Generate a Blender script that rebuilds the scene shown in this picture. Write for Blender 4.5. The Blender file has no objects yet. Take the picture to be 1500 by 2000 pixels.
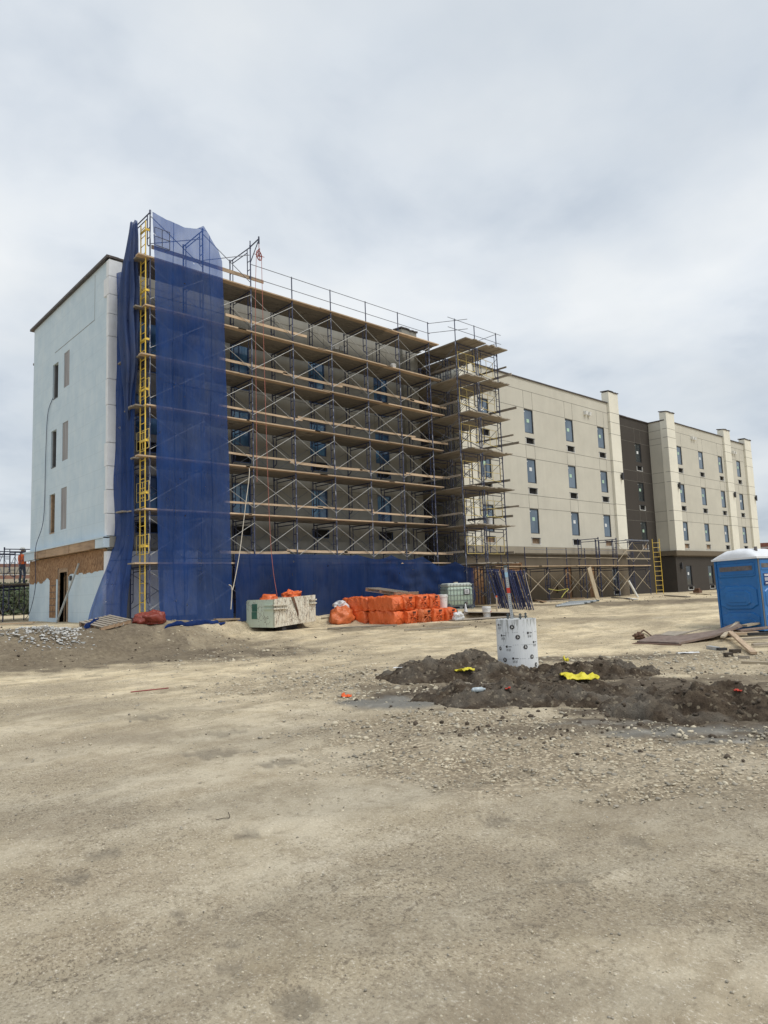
import bpy, math, random
import numpy as np
from mathutils import Vector, Matrix, noise, Euler
R = math.radians
random.seed(7)
rng = np.random.default_rng(7)
scene = bpy.context.scene
col = scene.collection

# ------------------------------------------------------------------ camera
CAM_H = 1.65
YAW, PITCH, ROLL, FPX = R(47.422), R(6.338), R(-2.0526), 1360.83
fw = Vector((math.cos(PITCH)*math.cos(YAW), math.cos(PITCH)*math.sin(YAW), math.sin(PITCH)))
rt0 = Vector((math.sin(YAW), -math.cos(YAW), 0)); up0 = rt0.cross(fw)
rt = math.cos(ROLL)*rt0 + math.sin(ROLL)*up0
up = -math.sin(ROLL)*rt0 + math.cos(ROLL)*up0
cam_d = bpy.data.cameras.new('camera'); cam = bpy.data.objects.new('camera', cam_d); col.objects.link(cam)
cam_d.sensor_fit = 'HORIZONTAL'; cam_d.sensor_width = 36; cam_d.lens = 36*FPX/1500
cam_d.clip_start = 0.05; cam_d.clip_end = 3000
Mx = Matrix((rt, up, -fw)).transposed().to_4x4(); Mx.translation = (0, 0, CAM_H)
cam.matrix_world = Mx
scene.camera = cam

# ------------------------------------------------------------------ light
SUN_EL, SUN_AZ = R(58), R(-76)          # azimuth in the XY plane, from +X
sund = bpy.data.lights.new('sun', 'SUN'); sun = bpy.data.objects.new('sun', sund); col.objects.link(sun)
sund.energy = 1.5; sund.angle = R(22); sund.color = (1, .965, .90)
sdir = Vector((math.cos(SUN_EL)*math.cos(SUN_AZ), math.cos(SUN_EL)*math.sin(SUN_AZ), math.sin(SUN_EL)))
sun.rotation_euler = sdir.to_track_quat('Z', 'Y').to_euler()
sun.location = (0, -20, 40)
w = bpy.data.worlds.new('World'); scene.world = w; w.use_nodes = True
nt = w.node_tree; nt.nodes.clear()
def N(t, **k):
    n = nt.nodes.new(t)
    for a, b in k.items(): setattr(n, a, b)
    return n
L = nt.links.new
out = N('ShaderNodeOutputWorld'); bg = N('ShaderNodeBackground'); bg.inputs[1].default_value = 0.1
sky = N('ShaderNodeTexSky', sky_type='NISHITA', sun_disc=False)
sky.sun_elevation = SUN_EL; sky.sun_rotation = math.pi/2 - SUN_AZ
sky.air_density = 1.0; sky.dust_density = 2.0
tc = N('ShaderNodeTexCoord'); sep = N('ShaderNodeSeparateXYZ'); L(tc.outputs['Generated'], sep.inputs[0])
zc = N('ShaderNodeMath', operation='MAXIMUM'); L(sep.outputs[2], zc.inputs[0]); zc.inputs[1].default_value = 0.0
za = N('ShaderNodeMath', operation='ADD'); L(zc.outputs[0], za.inputs[0]); za.inputs[1].default_value = 0.22
dx = N('ShaderNodeMath', operation='DIVIDE'); L(sep.outputs[0], dx.inputs[0]); L(za.outputs[0], dx.inputs[1])
dy = N('ShaderNodeMath', operation='DIVIDE'); L(sep.outputs[1], dy.inputs[0]); L(za.outputs[0], dy.inputs[1])
cb = N('ShaderNodeCombineXYZ'); L(dx.outputs[0], cb.inputs[0]); L(dy.outputs[0], cb.inputs[1])
mp = N('ShaderNodeMapping'); mp.inputs['Location'].default_value = (3.1, 1.7, 0.4); L(cb.outputs[0], mp.inputs[0])
n1 = N('ShaderNodeTexNoise'); n1.inputs['Scale'].default_value = 2.1; n1.inputs['Detail'].default_value = 9; n1.inputs['Roughness'].default_value = .5
n1.inputs['Distortion'].default_value = .15
L(mp.outputs[0], n1.inputs[0])
n2 = N('ShaderNodeTexNoise'); n2.inputs['Scale'].default_value = .75; n2.inputs['Detail'].default_value = 6; n2.inputs['Roughness'].default_value = .5
mp2 = N('ShaderNodeMapping'); mp2.inputs['Location'].default_value = (-2.3, 5.2, 1.4); L(cb.outputs[0], mp2.inputs[0]); L(mp2.outputs[0], n2.inputs[0])
cr = N('ShaderNodeValToRGB'); L(n1.outputs[0], cr.inputs[0])
e = cr.color_ramp.elements
e[0].position = .34; e[0].color = (5.5, 6.05, 6.7, 1)
e[1].position = .62; e[1].color = (7.4, 7.7, 7.9, 1)
m_ = e.new(.46); m_.color = (6.6, 7.05, 7.5, 1)
gr = N('ShaderNodeValToRGB'); L(n2.outputs[0], gr.inputs[0])
g = gr.color_ramp.elements
g[0].position = .38; g[0].color = (.78, .805, .835, 1); g[1].position = .57; g[1].color = (1.02, 1.01, 1, 1)
mul = N('ShaderNodeMix', data_type='RGBA', blend_type='MULTIPLY'); mul.inputs[0].default_value = 1
L(cr.outputs[0], mul.inputs[6]); L(gr.outputs[0], mul.inputs[7])
mix = N('ShaderNodeMix', data_type='RGBA'); mix.inputs[0].default_value = .92
hz = N('ShaderNodeValToRGB'); L(zc.outputs[0], hz.inputs[0]); hz.color_ramp.elements[0].color = (.74, .77, .80, 1); hz.color_ramp.elements[1].position = .36; hz.color_ramp.elements[1].color = (1, 1, 1, 1)
mul2 = N('ShaderNodeMix', data_type='RGBA', blend_type='MULTIPLY'); mul2.inputs[0].default_value = 1; L(mul.outputs[2], mul2.inputs[6]); L(hz.outputs[0], mul2.inputs[7])
L(sky.outputs[0], mix.inputs[6]); L(mul2.outputs[2], mix.inputs[7])
L(mix.outputs[2], bg.inputs[0]); L(bg.outputs[0], out.inputs[0])
vs = scene.view_settings; vs.view_transform = 'Standard'; vs.look = 'None'; vs.exposure = 0.30; vs.gamma = 1; vs.use_curve_mapping = False
try: scene.cycles.max_bounces = 6; scene.cycles.transparent_max_bounces = 24; scene.cycles.use_denoising = True
except Exception: pass

# ------------------------------------------------------------------ materials
MATS = {}
def nmat(name):
    m = bpy.data.materials.new(name); m.use_nodes = True
    t = m.node_tree; b = t.nodes['Principled BSDF']
    MATS[name] = m
    return m, t, b
def node(t, ty, **k):
    n = t.nodes.new(ty)
    for a, v in k.items():
        if a.startswith('i_'): n.inputs[a[2:].replace('_', ' ')].default_value = v
        else: setattr(n, a, v)
    return n
def coords(t, scale=(1, 1, 1), rnd=True):
    tcn = node(t, 'ShaderNodeTexCoord'); mpn = node(t, 'ShaderNodeMapping')
    mpn.inputs['Scale'].default_value = scale
    t.links.new(tcn.outputs['Object'], mpn.inputs[0])
    if rnd:
        oi = node(t, 'ShaderNodeObjectInfo'); ml = node(t, 'ShaderNodeMath', operation='MULTIPLY'); ml.inputs[1].default_value = 37.0
        t.links.new(oi.outputs['Random'], ml.inputs[0])
        cx = node(t, 'ShaderNodeCombineXYZ')
        for i in range(3): t.links.new(ml.outputs[0], cx.inputs[i])
        t.links.new(cx.outputs[0], mpn.inputs['Location'])
    return mpn.outputs[0]
def noise_n(t, vec, scale, detail=5, rough=.55):
    n = node(t, 'ShaderNodeTexNoise'); n.inputs['Scale'].default_value = scale; n.inputs['Detail'].default_value = detail; n.inputs['Roughness'].default_value = rough
    t.links.new(vec, n.inputs[0]); return n.outputs[0]
def ramp(t, fac, stops):
    r = node(t, 'ShaderNodeValToRGB'); t.links.new(fac, r.inputs[0]); el = r.color_ramp.elements
    while len(el) < len(stops): el.new(.5)
    for q, (p, c) in zip(el, stops):
        q.position = p; q.color = (c[0], c[1], c[2], 1) if not isinstance(c, (int, float)) else (c, c, c, 1)
    return r.outputs[0]
def mixc(t, fac, a, b, blend='MIX'):
    m = node(t, 'ShaderNodeMix', data_type='RGBA', blend_type=blend)
    for sock, v in ((0, fac), (6, a), (7, b)):
        if isinstance(v, (int, float)): m.inputs[sock].default_value = v
        elif isinstance(v, tuple): m.inputs[sock].default_value = (*v[:3], 1)
        else: t.links.new(v, m.inputs[sock])
    return m.outputs[2]
def bump(t, b, h, strength=.3, dist=.01):
    bn = node(t, 'ShaderNodeBump'); bn.inputs['Strength'].default_value = strength; bn.inputs['Distance'].default_value = dist
    t.links.new(h, bn.inputs['Height']); t.links.new(bn.outputs[0], b.inputs['Normal'])
def mat(name, c, rough=.75, var=.18, scale=4, stretch=(1, 1, 1), metallic=0, bmp=0, dirt=None, dirt_amt=.5, spec=None):
    """plain painted / raw surface with uneven tone and optional dirt patches"""
    m, t, b = nmat(name)
    v = coords(t, stretch)
    f = noise_n(t, v, scale, 6, .6)
    lo = tuple(x*(1-var) for x in c); hi = tuple(min(1, x*(1+var)) for x in c)
    cc = ramp(t, f, [(.3, lo), (.7, hi)])
    if dirt:
        d = noise_n(t, v, scale*2.3, 8, .7); df = ramp(t, d, [(.62-.25*dirt_amt, 0), (.82-.25*dirt_amt, 1)])
        cc = mixc(t, df, cc, dirt)
    t.links.new(cc, b.inputs['Base Color'])
    b.inputs['Roughness'].default_value = rough; b.inputs['Metallic'].default_value = metallic
    if spec is not None: b.inputs['Specular IOR Level'].default_value = spec
    if bmp: bump(t, b, noise_n(t, v, scale*6, 4, .6), bmp)
    return m
def wood(name, c, c2, stretch=(1.2, 14, 14), rough=.85, sc=2.2):
    m, t, b = nmat(name)
    v = coords(t, stretch)
    f = noise_n(t, v, sc, 7, .62)
    big = noise_n(t, coords(t, (.5, .5, .5)), 1.7, 3)
    oi = node(t, 'ShaderNodeObjectInfo')
    cc = ramp(t, f, [(.3, c2), (.52, c), (.75, tuple(min(1, x*1.25) for x in c))])
    cc = mixc(t, ramp(t, big, [(.35, 0.0), (.7, .45)]), cc, c2)
    hv = node(t, 'ShaderNodeHueSaturation'); t.links.new(cc, hv.inputs['Color'])
    mr = node(t, 'ShaderNodeMapRange'); mr.inputs[3].default_value = .72; mr.inputs[4].default_value = 1.25
    t.links.new(oi.outputs['Random'], mr.inputs[0]); t.links.new(mr.outputs[0], hv.inputs['Value'])
    t.links.new(hv.outputs[0], b.inputs['Base Color']); b.inputs['Roughness'].default_value = rough
    bump(t, b, f, .25, .004)
    return m
def stucco(name, c, streak=.1):
    m, t, b = nmat(name)
    v = coords(t, rnd=False)
    f = noise_n(t, v, .8, 5, .6); st = noise_n(t, coords(t, (2.5, 2.5, .12), False), 1.6, 5, .6)
    cc = ramp(t, f, [(.3, tuple(x*.93 for x in c)), (.7, tuple(x*1.05 for x in c))])
    cc = mixc(t, ramp(t, st, [(.45, 0.0), (.75, streak)]), cc, tuple(x*.55 for x in c))
    fine = noise_n(t, v, 60, 3, .6)
    cc = mixc(t, ramp(t, fine, [(.3, .16), (.6, 0.0)]), cc, tuple(x*.7 for x in c))
    t.links.new(cc, b.inputs['Base Color']); b.inputs['Roughness'].default_value = .95
    b.inputs['Specular IOR Level'].default_value = .2
    bump(t, b, fine, .25, .006)
    return m
stucco('beige_stucco', (.58, .555, .478)); stucco('cream_stucco', (.80, .77, .665), .08)
stucco('shaded_taupe_stucco', (.305, .295, .26), .3); stucco('brown_stucco', (.165, .135, .098), .2)  # taupe darker than the beige, with the scaffold's shade put into the colour
stucco('dark_brown_stucco', (.068, .06, .053), .15); stucco('cornice_stucco', (.34, .30, .235), .2)
mat('joint', (.15, .14, .12), .9)
mat('joint_soft', (.34, .32, .27), .9)
mat('coping', (.055, .045, .042), .6, dirt=(.14, .11, .09), dirt_amt=.5)
mat('window_frame', (.035, .035, .04), .5)
mat('film_frame', (.035, .07, .16), .45)
mat('white_trim', (.72, .72, .70), .7); mat('white_foam', (.74, .76, .78), .85, .06)
mat('film_grey', (.30, .285, .28), .35, .25, 3, (1, 1, .2)); mat('void', (.012, .012, .013), .9)
mat('grey_interior', (.12, .12, .125), .9)
def glass(name, c, c2):
    m, t, b = nmat(name)
    v = coords(t, (1, 1, .6)); f = noise_n(t, v, 1.1, 3)
    t.links.new(ramp(t, f, [(.35, c), (.65, c2)]), b.inputs['Base Color'])
    b.inputs['Roughness'].default_value = .07; b.inputs['IOR'].default_value = 1.52
    return m
glass('pane_glass', (.08, .115, .16), (.15, .20, .26)); glass('film_glass', (.03, .07, .15), (.12, .27, .44))  # pane_glass base lifted so its colour carries part of the reflected sky
glass('dark_glass', (.02, .026, .03), (.05, .06, .065))
mat('sticker_green', (.42, .60, .46), .6); mat('sticker_white', (.7, .72, .72), .6)
# insulation board on the gable
def board_blue():
    m, t, b = nmat('foam_board')
    v = coords(t, rnd=False)
    f = noise_n(t, v, 1.3, 7, .65); f2 = noise_n(t, coords(t, (1, 1.5, .3), False), 2.2, 6, .65)
    cc = ramp(t, f, [(.3, (.50, .615, .70)), (.7, (.61, .71, .775))])
    cc = mixc(t, ramp(t, f2, [(.5, 0.0), (.8, .32)]), cc, (.76, .80, .80))
    br = node(t, 'ShaderNodeTexBrick'); tcn = node(t, 'ShaderNodeTexCoord'); sp = node(t, 'ShaderNodeSeparateXYZ'); cbn = node(t, 'ShaderNodeCombineXYZ')
    t.links.new(tcn.outputs['Object'], sp.inputs[0]); t.links.new(sp.outputs[1], cbn.inputs[0]); t.links.new(sp.outputs[2], cbn.inputs[1])
    t.links.new(cbn.outputs[0], br.inputs[0]); br.inputs['Scale'].default_value = 1; br.inputs['Brick Width'].default_value = 2.44; br.inputs['Row Height'].default_value = .61; br.inputs['Mortar Size'].default_value = .009
    cc = mixc(t, ramp(t, br.outputs['Fac'], [(0, 0.0), (1, .38)]), cc, (.42, .50, .55))
    sp2 = noise_n(t, v, 26, 2, .5)
    cc = mixc(t, ramp(t, sp2, [(.70, 0.0), (.76, .4)]), cc, (.25, .3, .32))
    t.links.new(cc, b.inputs['Base Color']); b.inputs['Roughness'].default_value = .9
    b.inputs['Specular IOR Level'].default_value = .25
    bump(t, b, f, .2, .01)
board_blue()
def osb():
    m, t, b = nmat('osb')
    v = coords(t, (1, 9, 3.5), False)
    vo = node(t, 'ShaderNodeTexVoronoi'); vo.inputs['Scale'].default_value = 3.5; t.links.new(v, vo.inputs[0])
    sp = node(t, 'ShaderNodeSeparateColor'); t.links.new(vo.outputs['Color'], sp.inputs[0])
    cc = ramp(t, sp.outputs[0], [(0, (.17, .085, .04)), (.5, (.30, .165, .08)), (1, (.44, .28, .15))])
    n = noise_n(t, coords(t, (1, 1, 1), False), 1.6, 5)
    cc = mixc(t, ramp(t, n, [(.4, 0.0), (.75, .5)]), cc, (.16, .09, .05))
    t.links.new(cc, b.inputs['Base Color']); b.inputs['Roughness'].default_value = .9
osb()
wood('plywood', (.27, .155, .075), (.16, .085, .045), (6, 6, .8))
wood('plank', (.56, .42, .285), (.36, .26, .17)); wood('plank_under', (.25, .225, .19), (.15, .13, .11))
wood('plank_grey', (.36, .315, .255), (.20, .17, .135)); wood('plank_pale', (.52, .44, .32), (.33, .27, .19))
wood('lumber_edge', (.36, .25, .16), (.2, .13, .08), (4, .6, 4))
def painted_steel(name, c, chip=(.55, .57, .6), amt=.35, st=(4, 4, .8)):
    m, t, b = nmat(name)
    v = coords(t, st); f = noise_n(t, v, 5, 6, .7)
    cc = ramp(t, noise_n(t, v, 2, 3), [(.3, tuple(x*.75 for x in c)), (.7, tuple(x*1.3 for x in c))])
    cc = mixc(t, ramp(t, f, [(.64-.25*amt, 0), (.72-.25*amt, 1)]), cc, chip)
    t.links.new(cc, b.inputs['Base Color']); b.inputs['Roughness'].default_value = .5
painted_steel('scaffold_blue', (.028, .036, .085), (.30, .33, .40), .12)
painted_steel('scaffold_pale', (.05, .06, .12), (.42, .45, .52), .45)
painted_steel('frame_stack_blue', (.018, .026, .085), (.45, .45, .45), .16)
painted_steel('ladder_yellow', (.72, .50, .07), (.6, .52, .3), .1)
painted_steel('gate_yellow', (.68, .53, .17), (.5, .45, .3), .2)
mat('galvanised', (.35, .35, .335), .5, .25, 9, metallic=.25); mat('rail_grey', (.16, .17, .2), .5, .3)
mat('rope_red', (.42, .15, .12), .9); mat('rope_white', (.66, .60, .50), .9); mat('pulley_red', (.30, .07, .06), .6)
mat('hose', (.02, .035, .09), .5)
def net(name, c, opac, grey=(.10, .11, .14), grey_amt=.3, glow=(.045, .13, .48)):
    """woven debris mesh: partly see-through, with sewn seams, faded streaks and dusty patches"""
    m, t, b = nmat(name)
    t.nodes.remove(b)
    o = t.nodes['Material Output']
    tr = node(t, 'ShaderNodeBsdfTransparent'); df = node(t, 'ShaderNodeBsdfDiffuse'); tl = node(t, 'ShaderNodeBsdfTranslucent')
    v = coords(t, (1, 1, .35), False); f = noise_n(t, v, 1.4, 6, .6)
    st = noise_n(t, coords(t, (6, 6, .25), False), 3, 5, .6); pt_ = noise_n(t, coords(t, rnd=False), .55, 5, .6)
    cc = ramp(t, f, [(.3, tuple(x*.75 for x in c)), (.7, tuple(x*1.25 for x in c))])
    cc = mixc(t, ramp(t, st, [(.46, 0.0), (.76, grey_amt)]), cc, grey)
    cc = mixc(t, ramp(t, pt_, [(.46, 0.0), (.68, grey_amt)]), cc, tuple(x*1.25 for x in grey))
    tcn = node(t, 'ShaderNodeTexCoord'); sp = node(t, 'ShaderNodeSeparateXYZ'); cbn = node(t, 'ShaderNodeCombineXYZ'); sm = node(t, 'ShaderNodeMath', operation='ADD')
    t.links.new(tcn.outputs['Object'], sp.inputs[0]); t.links.new(sp.outputs[0], sm.inputs[0]); t.links.new(sp.outputs[1], sm.inputs[1]); t.links.new(sm.outputs[0], cbn.inputs[0]); t.links.new(sp.outputs[2], cbn.inputs[1])
    br = node(t, 'ShaderNodeTexBrick'); br.offset = 0; br.inputs['Scale'].default_value = 1; br.inputs['Brick Width'].default_value = 1.37; br.inputs['Row Height'].default_value = 2.9; br.inputs['Mortar Size'].default_value = .014; t.links.new(cbn.outputs[0], br.inputs[0])
    seam = br.outputs['Fac']
    cc = mixc(t, ramp(t, seam, [(0, 0.0), (1, .6)]), cc, tuple(x*.45 for x in c))
    t.links.new(cc, df.inputs[0]); t.links.new(mixc(t, ramp(t, f, [(.3, .75), (.7, .95)]), cc, glow), tl.inputs[0])
    a = node(t, 'ShaderNodeMixShader'); a.inputs[0].default_value = .45
    t.links.new(df.outputs[0], a.inputs[1]); t.links.new(tl.outputs[0], a.inputs[2])
    bs = node(t, 'ShaderNodeMixShader')
    op = ramp(t, noise_n(t, v, 2.2, 5), [(.3, opac-.10), (.7, opac+.08)])
    hole = noise_n(t, coords(t, rnd=False), 5.5, 2, .4)
    op = mixc(t, ramp(t, hole, [(.735, 0.0), (.75, .75)]), op, (.1, .1, .1))
    t.links.new(mixc(t, seam, op, (.95, .95, .95)), bs.inputs[0])
    t.links.new(tr.outputs[0], bs.inputs[1]); t.links.new(a.outputs[0], bs.inputs[2])
    t.links.new(bs.outputs[0], o.inputs[0])
net('net_blue', (.036, .092, .305), .72, (.12, .165, .29), .38, (.05, .17, .62))
net('net_side', (.036, .088, .285), .80, (.12, .165, .29), .42)
net('net_low', (.028, .064, .205), .84, (.09, .115, .19), .5)
net('net_drape', (.10, .15, .31), .86, (.17, .185, .23), .6, (.06, .13, .38))
net('net_heap', (.022, .055, .20), .97, (.06, .09, .2), .3)
def tarp(name, c, dirt=(.25, .1, .05), amt=.2):
    m, t, b = nmat(name)
    v = coords(t); f = noise_n(t, v, 3.5, 6, .6)
    cc = ramp(t, f, [(.3, tuple(x*.85 for x in c)), (.7, tuple(min(1, x*1.1) for x in c))])
    cc = mixc(t, ramp(t, noise_n(t, v, 7, 8, .7), [(.58, 0.0), (.85, amt*2)]), cc, dirt)
    t.links.new(cc, b.inputs['Base Color']); b.inputs['Roughness'].default_value = .42
    w1 = node(t, 'ShaderNodeTexNoise'); w1.inputs['Scale'].default_value = 4; w1.inputs['Detail'].default_value = 5; w1.inputs['Distortion'].default_value = 1.6
    t.links.new(v, w1.inputs[0]); bump(t, b, w1.outputs[0], .8, .06)
tarp('orange_tarp', (.80, .165, .045), (.50, .11, .04), .3); tarp('orange_worn', (.66, .17, .055), (.25, .13, .07), .5); tarp('red_bag', (.24, .042, .025))
tarp('yellow_plastic', (.72, .62, .03), (.4, .33, .05), .2); tarp('white_bag', (.70, .70, .70), (.4, .4, .4), .3); tarp('black_bag', (.04, .042, .05), (.12, .12, .12), .3)
mat('black_print', (.035, .03, .03), .7)
def rusty(name, c, amt=.3):
    m, t, b = nmat(name)
    v = coords(t, (3, 3, .7), False); f = noise_n(t, v, 5.5, 9, .75); v2 = coords(t, (7, 7, 1.2), False); f2 = noise_n(t, v2, 3.5, 8, .7)
    base = ramp(t, noise_n(t, coords(t, rnd=False), 2, 5), [(.3, tuple(x*.88 for x in c)), (.7, c)])
    lo, hi = (.70, .76) if amt < .5 else (.545, .60)
    cc = mixc(t, ramp(t, f2, [(.40, 0.0), (.72, .75*amt)]), base, (.44, .31, .18))
    cc = mixc(t, ramp(t, f, [(lo, 0.0), (hi, .92)]), cc, (.10, .05, .03))
    vo = node(t, 'ShaderNodeTexVoronoi', feature='DISTANCE_TO_EDGE'); vo.inputs['Scale'].default_value = 7; t.links.new(coords(t, (1.3, 1.3, .8), False), vo.inputs[0])
    mk = ramp(t, vo.outputs['Distance'], [(.0, .9), (.05, 0.0)])
    mm = node(t, 'ShaderNodeMath', operation='MULTIPLY'); t.links.new(mk, mm.inputs[0]); t.links.new(ramp(t, noise_n(t, coords(t, rnd=False), 2.2, 3), [(.52-.14*amt, 0.0), (.60-.10*amt, 1.0)]), mm.inputs[1])
    cc = mixc(t, mm.outputs[0], cc, (.10, .055, .035))
    t.links.new(cc, b.inputs['Base Color']); b.inputs['Roughness'].default_value = .7
rusty('dumpster_green', (.70, .80, .66), .25); rusty('dumpster_white', (.80, .78, .67), 1.0)
mat('green_patch', (.06, .17, .12), .8); mat('rust', (.12, .065, .04), .9, .4)
mat('tank_plastic', (.47, .58, .48), .35, .08, 2); mat('tank_upper', (.62, .68, .62), .35, .08)
mat('cage_steel', (.16, .18, .18), .5, .2); mat('bucket_white', (.74, .74, .72), .45, .06, dirt=(.42, .40, .36), dirt_amt=.35)
mat('bucket_blue', (.05, .16, .42), .45); mat('pvc', (.72, .71, .66), .4)
mat('potty_blue', (.02, .155, .43), .36, .14, 2, spec=.5, dirt=(.10, .19, .36), dirt_amt=.2); mat('potty_roof', (.74, .76, .79), .4, .05); mat('potty_grey', (.13, .14, .155), .6); mat('vent_dark', (.14, .125, .125), .8, .35, 9)
mat('sign_white', (.75, .75, .77), .6); mat('sign_blue', (.03, .05, .16), .6)
def tube_form():
    m, t, b = nmat('tube_form')
    v = coords(t, (1, 1, .3), False); f = noise_n(t, v, 3, 6)
    cc = ramp(t, f, [(.3, (.72, .74, .75)), (.7, (.82, .835, .84))])
    s = noise_n(t, coords(t, (9, 9, .9), False), 2.2, 6, .65); tcn = node(t, 'ShaderNodeTexCoord'); sp = node(t, 'ShaderNodeSeparateXYZ'); t.links.new(tcn.outputs['Object'], sp.inputs[0])
    ad = node(t, 'ShaderNodeMath', operation='MULTIPLY_ADD'); ad.inputs[1].default_value = .42; t.links.new(sp.outputs[2], ad.inputs[0]); t.links.new(s, ad.inputs[2])
    cc = mixc(t, ramp(t, ad.outputs[0], [(.90, 0.0), (1.02, .75)]), cc, (.22, .22, .20))      # cement drips below the rim
    k = noise_n(t, coords(t, (24, 24, .4), False), 1.6, 3, .5)
    cc = mixc(t, ramp(t, k, [(.66, 0.0), (.72, .25)]), cc, (.25, .25, .25))
    d = noise_n(t, coords(t, rnd=False), 9, 6, .7); cc = mixc(t, ramp(t, d, [(.62, 0.0), (.72, .5)]), cc, (.36, .34, .31))
    t.links.new(cc, b.inputs['Base Color']); b.inputs['Roughness'].default_value = .6
tube_form()
mat('concrete', (.46, .47, .46), .9, .12, 6, bmp=.3); mat('bolt_steel', (.10, .12, .125), .5, .3, 20, metallic=.4)
mat('zinc_post', (.42, .44, .45), .45, .15, 5, (3, 3, .5), metallic=.3); mat('red_paint', (.55, .05, .025), .6, .15)
mat('blue_paint', (.34, .52, .66), .6, .2)
def soil_mat():
    m, t, b = nmat('soil'); v = coords(t, rnd=False)
    f = noise_n(t, v, 5, 8, .7); g_ = noise_n(t, v, 1.2, 5, .6); k = noise_n(t, v, 38, 4, .7)
    cc = ramp(t, f, [(.3, (.032, .024, .018)), (.5, (.080, .060, .043)), (.72, (.165, .130, .092))])
    cc = mixc(t, ramp(t, g_, [(.46, 0.0), (.66, .65)]), cc, (.20, .18, .15))
    vo = node(t, 'ShaderNodeTexVoronoi'); vo.inputs['Scale'].default_value = 24; t.links.new(v, vo.inputs[0]); sp = node(t, 'ShaderNodeSeparateColor'); t.links.new(vo.outputs['Color'], sp.inputs[0])
    cc = mixc(t, ramp(t, sp.outputs[0], [(.90, 0.0), (.95, .5)]), cc, (.34, .29, .21))
    cc = mixc(t, ramp(t, k, [(.3, .6), (.48, 0.0)]), cc, (.025, .02, .017))
    t.links.new(cc, b.inputs['Base Color']); b.inputs['Roughness'].default_value = 1; b.inputs['Specular IOR Level'].default_value = .1
    hh = node(t, 'ShaderNodeMath', operation='MULTIPLY_ADD'); hh.inputs[1].default_value = .4; t.links.new(k, hh.inputs[0]); t.links.new(f, hh.inputs[2]); bump(t, b, hh.outputs[0], 1, .05)
soil_mat()
mat('soil_clod', (.085, .066, .048), 1, .4, 12, bmp=.5)
mat('stone', (.52, .46, .345), .95, .35, 1.3); mat('stone_grey', (.32, .29, .235), .95, .35, 1.3)
mat('steel_plate', (.19, .135, .11), .8, .3, 3, dirt=(.30, .25, .21), dirt_amt=.5); mat('dark_steel', (.035, .035, .038), .7, .3)
mat('rubble_white', (.66, .65, .62), .95, .1, 5, dirt=(.22, .2, .18), dirt_amt=.45, bmp=.6)
mat('orange_vest', (.80, .15, .03), .7); mat('jeans', (.05, .065, .10), .9); mat('skin', (.30, .17, .11), .6); mat('hard_hat', (.7, .7, .65), .4); mat('shoe', (.03, .025, .02), .8)
mat('bridge_concrete', (.38, .34, .27), .9, .1, .2); mat('bridge_rail', (.22, .12, .09), .9, .1, .3)
mat('leaf', (.055, .075, .035), .9, .45, .5); mat('bark', (.07, .055, .04), .95); mat('far_wall', (.5, .5, .48), .9); mat('far_roof', (.20, .085, .065), .9)
mat('yellow_tape', (.60, .55, .12), .7); mat('bottle', (.45, .52, .56), .2, .1); mat('cap_orange', (.8, .13, .02), .5)

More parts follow.
